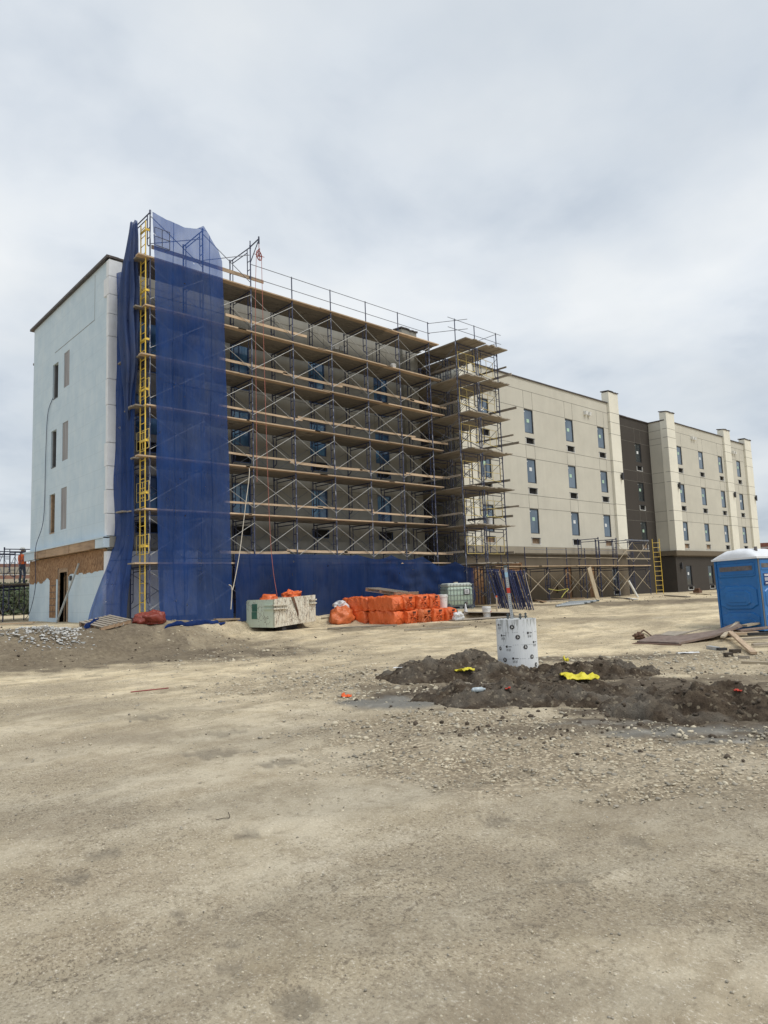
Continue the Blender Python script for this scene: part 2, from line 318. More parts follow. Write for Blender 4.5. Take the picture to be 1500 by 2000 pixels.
# ------------------------------------------------------------------ mesh helpers
class MB:
    def __init__(s): s.v = []; s.f = []; s.mi = []
    def face(s, idx, mi=0): s.f.append(tuple(idx)); s.mi.append(mi)
    def add(s, vs, fs, mi=0):
        o = len(s.v); s.v += [tuple(p) for p in vs]
        for f in fs: s.f.append(tuple(i+o for i in f)); s.mi.append(mi)
        return o
    def box(s, a, b, mi=0):
        x0, y0, z0 = a; x1, y1, z1 = b
        s.add([(x0,y0,z0),(x1,y0,z0),(x1,y1,z0),(x0,y1,z0),(x0,y0,z1),(x1,y0,z1),(x1,y1,z1),(x0,y1,z1)],
              [(0,3,2,1),(4,5,6,7),(0,1,5,4),(1,2,6,5),(2,3,7,6),(3,0,4,7)], mi)
        return s
    def obox(s, c, ax, ay, az, mi=0):
        c, ax, ay, az = map(Vector, (c, ax, ay, az))
        P = [c+sx*ax+sy*ay+sz*az for sz in (-1, 1) for sx, sy in ((-1,-1),(1,-1),(1,1),(-1,1))]
        s.add(P, [(0,3,2,1),(4,5,6,7),(0,1,5,4),(1,2,6,5),(2,3,7,6),(3,0,4,7)], mi); return s
    def tube(s, p, q, r, n=6, mi=0, r2=None):
        p, q = Vector(p), Vector(q); d = (q-p)
        if d.length < 1e-6: return s
        d.normalize(); a = d.orthogonal().normalized(); b = d.cross(a); r2 = r if r2 is None else r2
        vs = []
        for P, rr in ((p, r), (q, r2)):
            for i in range(n):
                t = 2*math.pi*i/n; vs.append(P + rr*(math.cos(t)*a+math.sin(t)*b))
        fs = [(i, (i+1) % n, n+(i+1) % n, n+i) for i in range(n)] + [tuple(range(n-1, -1, -1)), tuple(range(n, 2*n))]
        s.add(vs, fs, mi); return s
    def poly(s, pts, r, n=6, mi=0):
        for a, b in zip(pts[:-1], pts[1:]): s.tube(a, b, r, n, mi)
        return s
    def lathe(s, prof, n=20, c=(0, 0, 0), mi=0, caps=True):
        o = len(s.v)
        for (r, z) in prof:
            for i in range(n):
                t = 2*math.pi*i/n; s.v.append((c[0]+r*math.cos(t), c[1]+r*math.sin(t), c[2]+z))
        for k in range(len(prof)-1):
            for i in range(n): s.face((o+k*n+i, o+k*n+(i+1) % n, o+(k+1)*n+(i+1) % n, o+(k+1)*n+i), mi)
        if caps:
            s.face([o+i for i in range(n-1, -1, -1)], mi); s.face([o+(len(prof)-1)*n+i for i in range(n)], mi)
        return s
    def grid(s, fn, nu, nv, mi=0):
        o = len(s.v)
        for j in range(nv+1):
            for i in range(nu+1): s.v.append(tuple(fn(i/nu, j/nv)))
        for j in range(nv):
            for i in range(nu):
                a = o+j*(nu+1)+i; s.face((a, a+1, a+nu+2, a+nu+1), mi)
        return s
    def build(s, name, mats, parent=None, smooth=False, loc=None):
        me = bpy.data.meshes.new(name); me.from_pydata(s.v, [], s.f)
        if isinstance(mats, str): mats = [mats]
        for m in mats: me.materials.append(MATS[m])
        if len(mats) > 1: me.polygons.foreach_set('material_index', s.mi)
        if smooth: me.polygons.foreach_set('use_smooth', [True]*len(me.polygons))
        me.update()
        o = bpy.data.objects.new(name, me); col.objects.link(o)
        if parent is not None: o.parent = parent
        if loc is not None: o.location = loc
        return o
def tag(o, label=None, cat=None, group=None, kind=None):
    if label: o['label'] = label
    if cat: o['category'] = cat
    if group: o['group'] = group
    if kind: o['kind'] = kind
    return o
def empty(name, loc=(0, 0, 0), rz=0, label=None, cat=None, group=None):
    o = bpy.data.objects.new(name, None); col.objects.link(o); o.location = loc; o.rotation_euler = (0, 0, rz); o.empty_display_size = .2
    return tag(o, label, cat, group)
def dup(o, loc=None, rot=None, parent=None):
    c = o.copy(); col.objects.link(c)
    if parent is not None: c.parent = parent
    if loc is not None: c.location = loc
    if rot is not None: c.rotation_euler = rot
    return c
def dup_tree(o, loc, rot=None, label=None):
    c = dup(o, loc, rot)
    if label: c['label'] = label
    for ch in list(o.children):
        d = dup(ch, parent=c)
        for gch in list(ch.children): dup(gch, parent=d)
    return c
def sstep(a, b, x):
    t = min(1, max(0, (x-a)/(b-a))); return t*t*(3-2*t)
def nz(x, y, z=0): return noise.noise((x, y, z))
def fbm(x, y, z=0, o=4): return noise.fractal((x, y, z), 1.0, 2.0, o)

# ------------------------------------------------------------------ ground shape
def base_z(x, y):
    s = .676*x + .736*y
    ramp_ = .05 + .36*sstep(18.5, 26, s) + .28*sstep(27, 33, s)
    mid = 20.6 - .48*max(0, x-16) if x > 11.5 else 19.5 + .9*sstep(9.5, 11.5, x)
    mid = max(16.6, mid); wdt = .65 + .6*(1-sstep(9, 12, x))
    pad = .86 - .16*sstep(9, 26, x)
    p = sstep(mid-wdt, mid+wdt, y)
    return ramp_*(1-p) + max(pad, ramp_)*p if pad > ramp_ else ramp_
def gz(x, y):
    z = base_z(x, y)
    d = math.hypot(x, y)
    f = 1-sstep(30, 60, d)
    z += f*(.022*fbm(x*.5, y*.5, 3.3, 3) + .010*fbm(x*2.1, y*2.1, 1.2, 3))
    k = sstep(12.2, 12.9, x)*(1-sstep(15.4, 16.2, x))*sstep(18.6, 19.3, y)*(1-sstep(20.9, 21.25, y))
    z = z*(1-k)+k*(.39+.012*fbm(x*2.1, y*2.1, 1.2, 3))
    if y < 21 and x < 16: z += .13*math.exp(-((y-20.0)/1.3)**2)*(1-sstep(10.5, 13, x))*max(0, .6+fbm(x*.8, y*.8, 8.1, 3))
    return z
def ray(px, py): return (fw*FPX + rt*(px-750) + up*(1000-py)).normalized()
def G(px, py):
    """point of the ground seen at a pixel of the photograph"""
    d = ray(px, py); t = 1.0
    for k in range(4000):
        p = Vector((0, 0, CAM_H)) + d*t
        if p.z < gz(p.x, p.y): break
        t += .04 if t < 60 else .4
    lo, hi = t-.5, t
    for k in range(25):
        m = (lo+hi)/2; p = Vector((0, 0, CAM_H)) + d*m
        if p.z < gz(p.x, p.y): hi = m
        else: lo = m
    p = Vector((0, 0, CAM_H)) + d*hi
    p.z = gz(p.x, p.y); return p
def AY(px, py, Y):
    d = ray(px, py); t = Y/d.y; return Vector((0, 0, CAM_H)) + d*t
RTV = Vector((.7364, -.6766, 0)); FWV = Vector((.6766, .7364, 0))   # picture right / away, on the ground
def yaw_of(v): return math.atan2(v.y, v.x)

# ------------------------------------------------------------------ ground
def blob(lst, x, y):
    v = 0
    for (c, ra, rb, st) in lst:
        dx, dy = x-c.x, y-c.y
        a = dx*RTV.x+dy*RTV.y; b = dx*FWV.x+dy*FWV.y
        if abs(a) > 2.2*ra or abs(b) > 2.2*rb: continue
        q = math.sqrt((a/ra)**2+(b/rb)**2) + .38*fbm(x*1.7, y*1.7, st*7, 4) + (.75*fbm(x*9, y*9, 3.7, 4) if ra < .35 else 0)
        v = max(v, st*(1-sstep(.62, 1.1, q)))
    return v
SOIL = [(G(1000, 1350), 2.5, 1.5, 1), (G(1250, 1350), 2.4, 1.5, 1), (G(1420, 1400), 2.2, 1.4, 1), (G(1180, 1285), 3.2, .55, .75), (G(1430, 1325), 2.6, .5, .6),
        (G(200, 1255), 6.0, 2.4, .8), (G(820, 1345), 1.5, .9, .7), (G(30, 1252), 4, 3, .8), (G(860, 1222), 1.6, .5, .7), (G(700, 1245), .0001, .0001, 0),
        (G(1160, 1420), 2.4, .35, .7), (G(1250, 1176), 13, 1.6, .75), (G(760, 1226), 4, .5, .6), (G(1000, 1215), 5, 1.2, .4), (G(380, 1240), 3, 1.4, .55)]
GRAV = [(G(1150, 1470), 3.0, 1.5, 1), (G(900, 1420), 2.2, 1.3, 1), (G(650, 1330), 2.6, 2.6, .9), (G(1350, 1520), 1.6, .9, .8), (G(560, 1280), 3.0, 2.5, .6), (G(1250, 1290), 4, 1.6, .9), (G(1430, 1310), 2, 1, .9), (G(420, 1260), 2, 2, .5)]
WET = [(G(790, 1372), 1.15, .55, 1), (G(960, 1332), .7, .35, .6), (G(1340, 1428), 1.1, .22, .9), (G(1390, 1448), .5, .12, 1), (G(1180, 1412), .8, .12, .5)]
DARK = [(G(px, py), ra, ra*.8, 1) for px, py, ra in ((452, 1885, .055), (445, 1431, .25), (545, 1490, .22), (205, 1666, .10), (1105, 1716, .12), (140, 1713, .09), (1060, 1690, .06), (345, 1788, .05),
        (455, 1840, .05), (290, 1400, .3), (420, 1470, .3), (1160, 1610, .09), (580, 1955, .12), (185, 1320, .2), (480, 1630, .09), (965, 1600, .12), (1240, 1640, .1))]
TRK = []
for pts in (((60, 1335), (700, 1262), (1250, 1205)), ((0, 1420), (560, 1330), (1010, 1232)), ((-100, 1560), (560, 1420), (960, 1250)), ((330, 2080), (950, 1720), (1700, 1560)), ((-100, 1800), (500, 1690), (1150, 1560)), ((650, 2100), (1100, 1850), (1700, 1720))):
    a, b, c = [G(*p) for p in pts]; L_ = []
    for k in range(25):
        t = k/24; L_.append(a*(1-t)**2+b*2*t*(1-t)+c*t*t)
    for off in (-.85, .85): TRK.append([(p.x+off*(-(L_[min(24, i+1)]-L_[max(0, i-1)]).normalized().y), p.y+off*(L_[min(24, i+1)]-L_[max(0, i-1)]).normalized().x) for i, p in enumerate(L_)])
TRK = np.array(TRK)
def track(x, y):
    d = np.sqrt(((TRK-np.array((x, y)))**2).sum(-1)); k, i = np.unravel_index(d.argmin(), d.shape)
    if d[k, i] > 2.5: return 0, 0
    best = 9
    for j in (i-1, i):
        if 0 <= j < 24:
            p, q = TRK[k, j], TRK[k, j+1]; e_ = q-p; t = max(0, min(1, ((x-p[0])*e_[0]+(y-p[1])*e_[1])/(e_@e_))); best = min(best, math.hypot(x-p[0]-t*e_[0], y-p[1]-t*e_[1]))
    br_ = max(0, min(1, .55+1.6*fbm(x*.55, y*.55, k*3.1, 3)))
    return br_*(1-sstep(.10, .19, best)), br_*math.exp(-((best-.21)/.06)**2)
DARK_BROAD = [(G(*p), a, b, .5) for p, a, b in (((200, 1970), .7, .25), ((950, 1960), .9, .22), ((1350, 1760), 1.3, .42), ((1450, 1590), 1.9, .8), ((60, 1600), 1.2, .6), ((700, 1800), 1.0, .3), ((420, 1440), 1.8, .7), ((150, 1390), 2.2, .8), ((620, 1560), 1.4, .5), ((1050, 1690), 1.0, .3))]  # broad soft patches where the ground colour is darker
def ground_mesh():
    rs = [0.0, .25]; r = .5
    while r < 60: rs.append(r); r *= 1.0185 if r > 1.5 else 1.06
    while r < 2600: rs.append(r); r *= 1.25
    na_f, a0, a1 = 330, R(-2), R(92)
    ang = [a0+(a1-a0)*i/na_f for i in range(na_f+1)]
    rest = 2*math.pi-(a1-a0); ang += [a1+rest*i/60 for i in range(1, 60)]
    na = len(ang); V = []; Z = []
    for r in rs:
        for a in ang:
            x, y = r*math.cos(a), r*math.sin(a); z = gz(x, y) if r < 90 else base_z(x, y)
            if r < 25 and R(-5) < a < R(95):
                k = 1-sstep(12, 25, r)
                z += k*(.007*fbm(x*7, y*7, 2.2, 3) + .004*fbm(x*22, y*22, 5.1, 2))
                so = blob(SOIL, x, y); gv = blob(GRAV, x, y); wt = blob(WET, x, y); dk = blob(DARK, x, y)
                z += so*.05*max(-.3, fbm(x*3.3, y*3.3, 9.4, 4)) + gv*.008*fbm(x*13, y*13, 7.7, 3) - dk*.012
                if r > 1.5:
                    ti, te = track(x, y); z += -.014*ti*(1+.5*math.sin((x*.9+y)*34)) + .010*te; dk = max(dk, .8*blob(DARK_BROAD, x, y), .55*ti*(.7+.3*math.sin((x*.9+y)*34)))
                Z.append((so, gv, wt, dk))
            else: Z.append((blob(SOIL, x, y) if r < 60 else 0, 0, 0, 0))
            V.append((x, y, z))
    F = []
    for j in range(len(rs)-1):
        for i in range(na):
            a = j*na+i; b = j*na+(i+1) % na
            if j == 0: F.append((a, b+na, a+na)) if False else F.append((j*na, a+na, b+na))
            else: F.append((a, b, b+na, a+na))
    me = bpy.data.meshes.new('ground'); me.from_pydata(V, [], F)
    at = me.color_attributes.new('zone', 'FLOAT_COLOR', 'POINT')
    at.data.foreach_set('color', np.array(Z, dtype=np.float32).ravel())
    me.polygons.foreach_set('use_smooth', [True]*len(F)); me.update()
    # the first ring collapses to a point: faces there are triangles about the camera's foot
    o = bpy.data.objects.new('ground', me); col.objects.link(o); o['kind'] = 'structure'
    m, t, b = nmat('ground_dirt')
    v = coords(t, rnd=False)
    big = noise_n(t, v, .22, 5, .6); mid = noise_n(t, v, 1.3, 8, .68); fine = noise_n(t, v, 9, 8, .7); grit = noise_n(t, v, 75, 4, .7)
    trk = noise_n(t, coords(t, (.16, 1.1, 1), False), 1.5, 5, .6)
    fleck = noise_n(t, coords(t, (1, 1, 1), False), 24, 7, .72); fleck2 = noise_n(t, coords(t, (1.2, .8, 1), False), 60, 6, .75)
    cc = ramp(t, mid, [(.28, (.365, .30, .20)), (.47, (.51, .44, .322)), (.72, (.62, .55, .42))])
    # the drive across the site is warmer and drier than the packed ground in front
    sx = node(t, 'ShaderNodeSeparateXYZ'); t.links.new(v, sx.inputs[0])
    dd = node(t, 'ShaderNodeMath', operation='MULTIPLY_ADD'); dd.inputs[1].default_value = 1.09; t.links.new(sx.outputs[1], dd.inputs[0]); t.links.new(sx.outputs[0], dd.inputs[2])
    ad = node(t, 'ShaderNodeMath', operation='MULTIPLY_ADD'); ad.inputs[1].default_value = 8; t.links.new(big, ad.inputs[0]); t.links.new(dd.outputs[0], ad.inputs[2])
    rf = node(t, 'ShaderNodeMapRange'); rf.inputs[1].default_value = 14; rf.inputs[2].default_value = 27; t.links.new(ad.outputs[0], rf.inputs[0])
    road = ramp(t, mid, [(.3, (.58, .465, .29)), (.5, (.76, .635, .42)), (.75, (.82, .70, .49))])
    cc = mixc(t, rf.outputs[0], cc, road)
    cc = mixc(t, ramp(t, trk, [(.45, 0.0), (.66, .30)]), cc, (.33, .275, .20))
    blot = noise_n(t, coords(t, (.55, 1.0, 1), False), .9, 9, .74); blot2 = noise_n(t, coords(t, (1, .6, 1), False), 3.2, 8, .7)
    dens = noise_n(t, coords(t, (.7, 1, 1), False), .55, 6, .65); dn = ramp(t, dens, [(.40, 1.0), (.58, .12)])
    def fac(f_, stops):
        mm = node(t, 'ShaderNodeMath', operation='MULTIPLY'); t.links.new(ramp(t, f_, stops), mm.inputs[0]); t.links.new(dn, mm.inputs[1]); return mm.outputs[0]
    cc = mixc(t, ramp(t, dens, [(.36, .6), (.56, 0.0)]), cc, (.32, .262, .178))
    cc = mixc(t, ramp(t, blot, [(.40, .55), (.50, 0.0)]), cc, (.34, .275, .19))
    cc = mixc(t, ramp(t, blot2, [(.37, .5), (.45, 0.0)]), cc, (.30, .243, .165))
    cc = mixc(t, ramp(t, blot, [(.56, 0.0), (.70, .45)]), cc, (.70, .63, .50))
    cc = mixc(t, ramp(t, fine, [(.36, .55), (.47, 0.0)]), cc, (.30, .25, .18))
    cc = mixc(t, fac(fleck, [(.39, .95), (.45, 0.0)]), cc, (.20, .165, .12))
    cc = mixc(t, fac(fleck2, [(.41, .85), (.46, 0.0)]), cc, (.17, .14, .10))
    cc = mixc(t, ramp(t, fleck2, [(.57, 0.0), (.64, .6)]), cc, (.84, .78, .66))
    cc = mixc(t, ramp(t, fine, [(.60, 0.0), (.8, .35)]), cc, (.56, .52, .42))
    vc = node(t, 'ShaderNodeVertexColor', layer_name='zone'); sz = node(t, 'ShaderNodeSeparateColor'); t.links.new(vc.outputs[0], sz.inputs[0])
    vo = node(t, 'ShaderNodeTexVoronoi'); vo.inputs['Scale'].default_value = 42; t.links.new(v, vo.inputs[0]); vs_ = node(t, 'ShaderNodeSeparateColor'); t.links.new(vo.outputs['Color'], vs_.inputs[0])
    gcol = ramp(t, vs_.outputs[0], [(0, (.12, .098, .07)), (.35, (.225, .18, .125)), (.75, (.35, .285, .195)), (1, (.66, .57, .42))])
    cc = mixc(t, sz.outputs[1], cc, mixc(t, ramp(t, mid, [(.35, .9), (.7, .35)]), cc, gcol))
    scol = ramp(t, fine, [(.3, (.062, .048, .036)), (.55, (.125, .100, .073)), (.8, (.25, .21, .155))])
    cc = mixc(t, sz.outputs[0], cc, scol)
    cc = mixc(t, sz.outputs[2], cc, ramp(t, mid, [(.35, (.16, .155, .14)), (.55, (.225, .215, .19)), (.7, (.44, .42, .375))]))
    ma = node(t, 'ShaderNodeMath', operation='MULTIPLY'); ma.inputs[1].default_value = .5; t.links.new(vc.outputs[1], ma.inputs[0])
    cc = mixc(t, ma.outputs[0], cc, (.12, .105, .085))
    cc = mixc(t, ramp(t, grit, [(.30, .5), (.43, 0.0)]), cc, (.2, .165, .12))
    cc = mixc(t, ramp(t, grit, [(.62, 0.0), (.75, .4)]), cc, (.62, .57, .46))
    t.links.new(cc, b.inputs['Base Color']); b.inputs['Roughness'].default_value = 1; b.inputs['Specular IOR Level'].default_value = .15
    hh = node(t, 'ShaderNodeMath', operation='MULTIPLY_ADD'); hh.inputs[1].default_value = .35; t.links.new(grit, hh.inputs[0]); t.links.new(fine, hh.inputs[2])
    bump(t, b, hh.outputs[0], .8, .022)
    me.materials.append(m)
ground_mesh()

def mound(name, label, c, ra, rb, h, seed, res=.026, lump=.115, sharp=1.0):
    """a dumped heap of soil: uneven dome with clods and a ragged foot"""
    mb = MB(); nu, nv = int(2.5*ra/res), int(2.5*rb/res)
    P = []
    for j in range(nv+1):
        for i in range(nu+1):
            a = (i/nu-.5)*2.5*ra; b = (j/nv-.5)*2.5*rb
            x = c.x + a*RTV.x + b*FWV.x; y = c.y + a*RTV.y + b*FWV.y
            q = math.sqrt((a/ra)**2+(b/rb)**2) + .30*fbm(x*1.4, y*1.4, seed, 3)
            f = max(0, 1-q)**.85 if q < 1 else 0
            lumpy = fbm(x*4, y*4, seed+2, 5)
            z = gz(x, y) + (h*f*(1+.35*fbm(x*1.1, y*1.1, seed+5, 3)) + lump*min(1, f*3)*lumpy + .035*min(1, f*4)*fbm(x*15, y*15, seed, 4)) - .06*(1-min(1, f*14)) 
            P.append((x, y, z, f))
    mb.v = [p[:3] for p in P]
    for j in range(nv):
        for i in range(nu):
            k = j*(nu+1)+i; q = (k, k+1, k+nu+2, k+nu+1)
            if max(P[r][3] for r in q) > 0: mb.face(q)
    o = mb.build(name, 'soil', smooth=True)
    return tag(o, label, 'dirt pile')
MOUNDS = [('dirt_mound', 'dark soil heap just left of the white concrete pier', G(900, 1322), 1.6, .95, .42, 3.1),
          ('dirt_mound', 'low grey brown soil heap burying the front foot of the pier', G(1040, 1362), 1.75, .85, .25, 5.7),
          ('dirt_mound', 'dark soil heap behind the yellow plastic right of the pier', G(1150, 1318), 1.2, .62, .27, 9.3),
          ('dirt_mound', 'long rough soil heap at the right edge below the wood pile', G(1430, 1385), 1.6, .85, .33, 12.4)]
for n_, l_, c_, ra, rb, h, sd in MOUNDS: mound(n_, l_, c_, ra, rb, h, sd)

# loose stones and clods (nobody could count them)
ICO_V = []; t_ = (1+5**.5)/2
for a, b in ((-1, t_), (1, t_), (-1, -t_), (1, -t_)): ICO_V += [(a, b, 0)]
for a, b in ((-1, t_), (1, t_), (-1, -t_), (1, -t_)): ICO_V += [(0, a, b)]
for a, b in ((t_, -1), (t_, 1), (-t_, -1), (-t_, 1)): ICO_V += [(a, 0, b)]
ICO_V = np.array(ICO_V)/math.hypot(1, t_)
ICO_F = np.array([(0,11,5),(0,5,1),(0,1,7),(0,7,10),(0,10,11),(1,5,9),(5,11,4),(11,10,2),(10,7,6),(7,1,8),(3,9,4),(3,4,2),(3,2,6),(3,6,8),(3,8,9),(4,9,5),(2,4,11),(6,2,10),(8,6,7),(9,8,1)])
def mound_top(x, y):
    z = gz(x, y)
    for o in list(scene.objects): pass
    return z
def scatter(name, label, m, pts, kind='stuff', flat=.6):
    nst = len(pts); V = np.zeros((nst, 12, 3)); 
    for i, (x, y, z, r) in enumerate(pts):
        rot = np.array(Euler((random.uniform(0, 6.3), random.uniform(0, 6.3), random.uniform(0, 6.3))).to_matrix())
        sc = np.array([random.uniform(.7, 1.3), random.uniform(.6, 1.1), random.uniform(.5, 1)])
        q = (ICO_V*sc*(1+rng.uniform(-.36, .36, (12, 1))))@rot.T*r
        q[:, 2] *= flat
        V[i] = q+np.array([x, y, z+r*flat*.3])
    F = (ICO_F[None]+(np.arange(nst)*12)[:, None, None]).reshape(-1, 3)
    me = bpy.data.meshes.new(name); me.vertices.add(nst*12); me.vertices.foreach_set('co', V.ravel())
    me.loops.add(len(F)*3); me.loops.foreach_set('vertex_index', F.ravel().astype(np.int32)); me.polygons.add(len(F))
    me.polygons.foreach_set('loop_start', np.arange(0, len(F)*3, 3, dtype=np.int32)); me.update(calc_edges=True)
    me.materials.append(MATS[m]); o = bpy.data.objects.new(name, me); col.objects.link(o)
    o['kind'] = kind; o['label'] = label; o['category'] = 'stones'
    return o
pa, pb, pc = [], [], []
tries = 0
while len(pa)+len(pb) < 12500 and tries < 200000:
    tries += 1
    d = 1.6*math.exp(random.random()*math.log(24/1.6)); a = YAW+random.uniform(-.62, .62)
    x, y = d*math.cos(a), d*math.sin(a)
    gv = blob(GRAV, x, y); so = blob(SOIL, x, y)
    p = .13 + .9*gv + .25*so
    if random.random() > p: continue
    r = .005+.011*random.random()**2 + (.022*random.random()**5 if gv > .3 else 0)
    r *= min(1.8, max(.55, d/7))
    (pa if random.random() < .68 else pb).append((x, y, gz(x, y), r))
scatter('gravel', 'pale limestone pebbles strewn over the packed ground', 'stone', pa)
scatter('gravel', 'brown grey pebbles strewn over the packed ground', 'stone_grey', pb)
for n_, l_, c, ra, rb, h, sd in MOUNDS:
    for k in range(520):
        a, b = random.gauss(0, .6)*ra, random.gauss(0, .6)*rb
        x = c.x+a*RTV.x+b*FWV.x; y = c.y+a*RTV.y+b*FWV.y
        q = math.sqrt((a/ra)**2+(b/rb)**2)+.30*fbm(x*1.4, y*1.4, sd, 3); f = max(0, 1-q)**.85 if q < 1 else 0
        z = gz(x, y)+h*f*(1+.35*fbm(x*1.1, y*1.1, sd+5, 3))+.115*min(1, f*3)*fbm(x*4, y*4, sd+2, 5)
        pc.append((x, y, z, .006+.034*random.random()**5))
for (px, py, n, sp) in ((1240, 1278, 8, .12), (300, 1262, 240, 3.2), (120, 1270, 150, 2.4), (1420, 1345, 90, 1.2), (1300, 1400, 90, .9), (1000, 1420, 220, 1.0), (1250, 1330, 220, 1), (1450, 1470, 40, 1), (1180, 1174, 260, 5.5), (1330, 1165, 140, 4), (960, 1212, 120, 2.0), (790, 1227, 70, 1.6), (420, 1226, 120, 1.6)):
    c = G(px, py)
    for k in range(n):
        a, b = random.gauss(0, sp), random.gauss(0, sp*.5); x = c.x+a*RTV.x+b*FWV.x; y = c.y+a*RTV.y+b*FWV.y
        pc.append((x, y, gz(x, y), .007+.036*random.random()**5))
scatter('soil_clods', 'dark clods of earth over and around the soil heaps', 'soil_clod', pc, flat=.8)

# ------------------------------------------------------------------ the hotel building
hotel = empty('hotel_building', (0, 0, 0), 0, 'four storey beige and brown hotel under construction with a pale blue insulated gable end', 'building')
FY, GX, NY = 23.21, 8.81, 31.7          # street front plane, gable plane, north side
ZT = 13.42
class Plane:
    """a wall plane: u along the wall, d into the wall, z up"""
    def __init__(s, axis, at, sign=1): s.axis, s.at, s.sign = axis, at, sign
    def P(s, u, z, d=0):
        return (u, s.at+d*s.sign, z) if s.axis == 'x' else (s.at+d*s.sign, u, z)
FRONT = Plane('x', FY); GABLE = Plane('y', GX)
def pbox(mb, pl, u0, u1, z0, z1, d0, d1, mi=0):
    a, b = pl.P(u0, z0, d0), pl.P(u1, z1, d1)
    mb.box(tuple(map(min, a, b)), tuple(map(max, a, b)), mi)
def wall(name, pl, u0, u1, z0, z1, m, holes=(), joints=(), depth=.14, jm='joint', sub=True):
    mb = MB()
    us = sorted({u0, u1, *[h[0] for h in holes], *[h[1] for h in holes]}); zs = sorted({z0, z1, *[h[2] for h in holes], *[h[3] for h in holes]})
    for i in range(len(us)-1):
        for j in range(len(zs)-1):
            cu, cz = (us[i]+us[i+1])/2, (zs[j]+zs[j+1])/2
            if any(h[0] < cu < h[1] and h[2] < cz < h[3] for h in holes): continue
            mb.add([pl.P(us[i], zs[j]), pl.P(us[i+1], zs[j]), pl.P(us[i+1], zs[j+1]), pl.P(us[i], zs[j+1])], [(0, 1, 2, 3)])
    for (a, b, c, d) in holes:
        for (p, q) in (((a, c), (b, c)), ((b, c), (b, d)), ((b, d), (a, d)), ((a, d), (a, c))):
            mb.add([pl.P(p[0], p[1]), pl.P(q[0], q[1]), pl.P(q[0], q[1], depth), pl.P(p[0], p[1], depth)], [(0, 1, 2, 3)])
    for jn in joints:
        if jn[0] == 'h': segs = [(jn[2], jn[3], jn[1]-.011, jn[1]+.011)]
        else: segs = [(jn[1]-.010, jn[1]+.010, jn[2], jn[3])]
        for (a, b, c, d) in segs: pbox(mb, pl, a, b, c, d, -.003, .004, 1)
    return mb.build(name, [m, jm], hotel)
def window(pl, u0, u1, z0, z1, gm='pane_glass', fm='window_frame', d=.05, st='green', fw_=.045, film=False):
    f = MB()
    for (a, b, c, e_) in ((u0, u1, z0, z0+fw_), (u0, u1, z1-fw_, z1), (u0, u0+fw_, z0+fw_, z1-fw_), (u1-fw_, u1, z0+fw_, z1-fw_)): pbox(f, pl, a, b, c, e_, d-.02, d+.05)
    if film:
        um = (u0+u1)/2; pbox(f, pl, um-.02, um+.02, z0+fw_, z1-fw_, d-.01, d+.045)
    o = f.build('window', fm, hotel)
    p = MB(); pbox(p, pl, u0+fw_, u1-fw_, z0+fw_, z1-fw_, d+.015, d+.03); p.build('pane', gm, o)
    if st:
        s = MB(); cu = u0+(u1-u0)*random.uniform(.38, .5); cz = z0+(z1-z0)*random.uniform(.50, .62)
        pbox(s, pl, cu-.12, cu+.12, cz-.10, cz+.10, d+.009, d+.013)
        s.build('sticker', 'sticker_green' if random.random() < .6 else 'sticker_white', o)
        s = MB(); pbox(s, pl, u0+.09, u0+.15, z1-.19, z1-.12, d+.009, d+.013); s.build('sticker', 'sticker_white', o)
    return o
def vent(pl, u0, u1, z0, z1, trim='white_trim', wood_in=False):
    f = MB(); w_ = .045
    for (a, b, c, e_, mi) in ((u0-.02, u1+.02, z1-.03, z1+.005, 1), (u0, u1, z0-.03, z0, 0), (u0, u0+w_*.8, z0, z1-.03, 0), (u1-w_*.5, u1, z0, z1-.03, 0)): pbox(f, pl, a, b, c, e_, -.025, .05, mi)
    o = f.build('vent_opening', [trim, 'window_frame'], hotel)
    b = MB(); pbox(b, pl, u0+.03, u1-.02, z0, z1-.03, .10, .12); b.build('recess', 'lumber_edge' if wood_in else 'void', o)
    if wood_in:
        pass
    return o
ROWS = [(10.27, 11.68), (7.37, 8.77), (4.48, 5.90)]; VR = [(9.64, 9.99), (6.74, 7.09), (3.90, 4.24)]
HJ = [12.75, 11.70, 9.55, 8.80, 6.66, 5.92]
def front_block(name, u0, u1, wins, m, zt=ZT, skip=(), gm='pane_glass', fm='window_frame', pl=FRONT, jm='joint', z0=3.72, film=False, st='green', trim='white_trim', joints=True):
    holes, jn = [], []
    for k, ((a, b), (c, d)) in enumerate(zip(ROWS, VR)):
        for i, wu in enumerate(wins):
            holes.append((wu, wu+.86, a, b)); holes.append((wu+.01, wu+.87, c, d))
    if joints:
        jn += [('h', z, u0, u1) for z in HJ]
        for wu in wins:
            for (za, zb) in ((11.72, 12.74), (8.82, 9.54), (5.94, 6.65)):
                jn += [('v', wu, za, zb), ('v', wu+.86, za, zb)]
    wl = wall(name, pl, u0, u1, z0, zt, m, holes, jn, jm=jm)
    for k, ((a, b), (c, d)) in enumerate(zip(ROWS, VR)):
        for wu in wins:
            window(pl, wu, wu+.86, a, b, gm, fm, film=film, st=st); vent(pl, wu+.01, wu+.87, c, d, trim, wood_in=(k == 2 and random.random() < .5 and not film))
    return wl
def coping(pl, u0, u1, z, d0=-.07, d1=.3, t=.07):
    mb = MB(); n = max(1, int((u1-u0)/3))
    for i in range(n):
        a, b = u0+(u1-u0)*i/n, u0+(u1-u0)*(i+1)/n
        pbox(mb, pl, a, b-.006, z, z+t+random.uniform(-.008, .008), d0+random.uniform(-.008, .008), d1)
    return mb.build('roof_coping', 'coping', hotel)
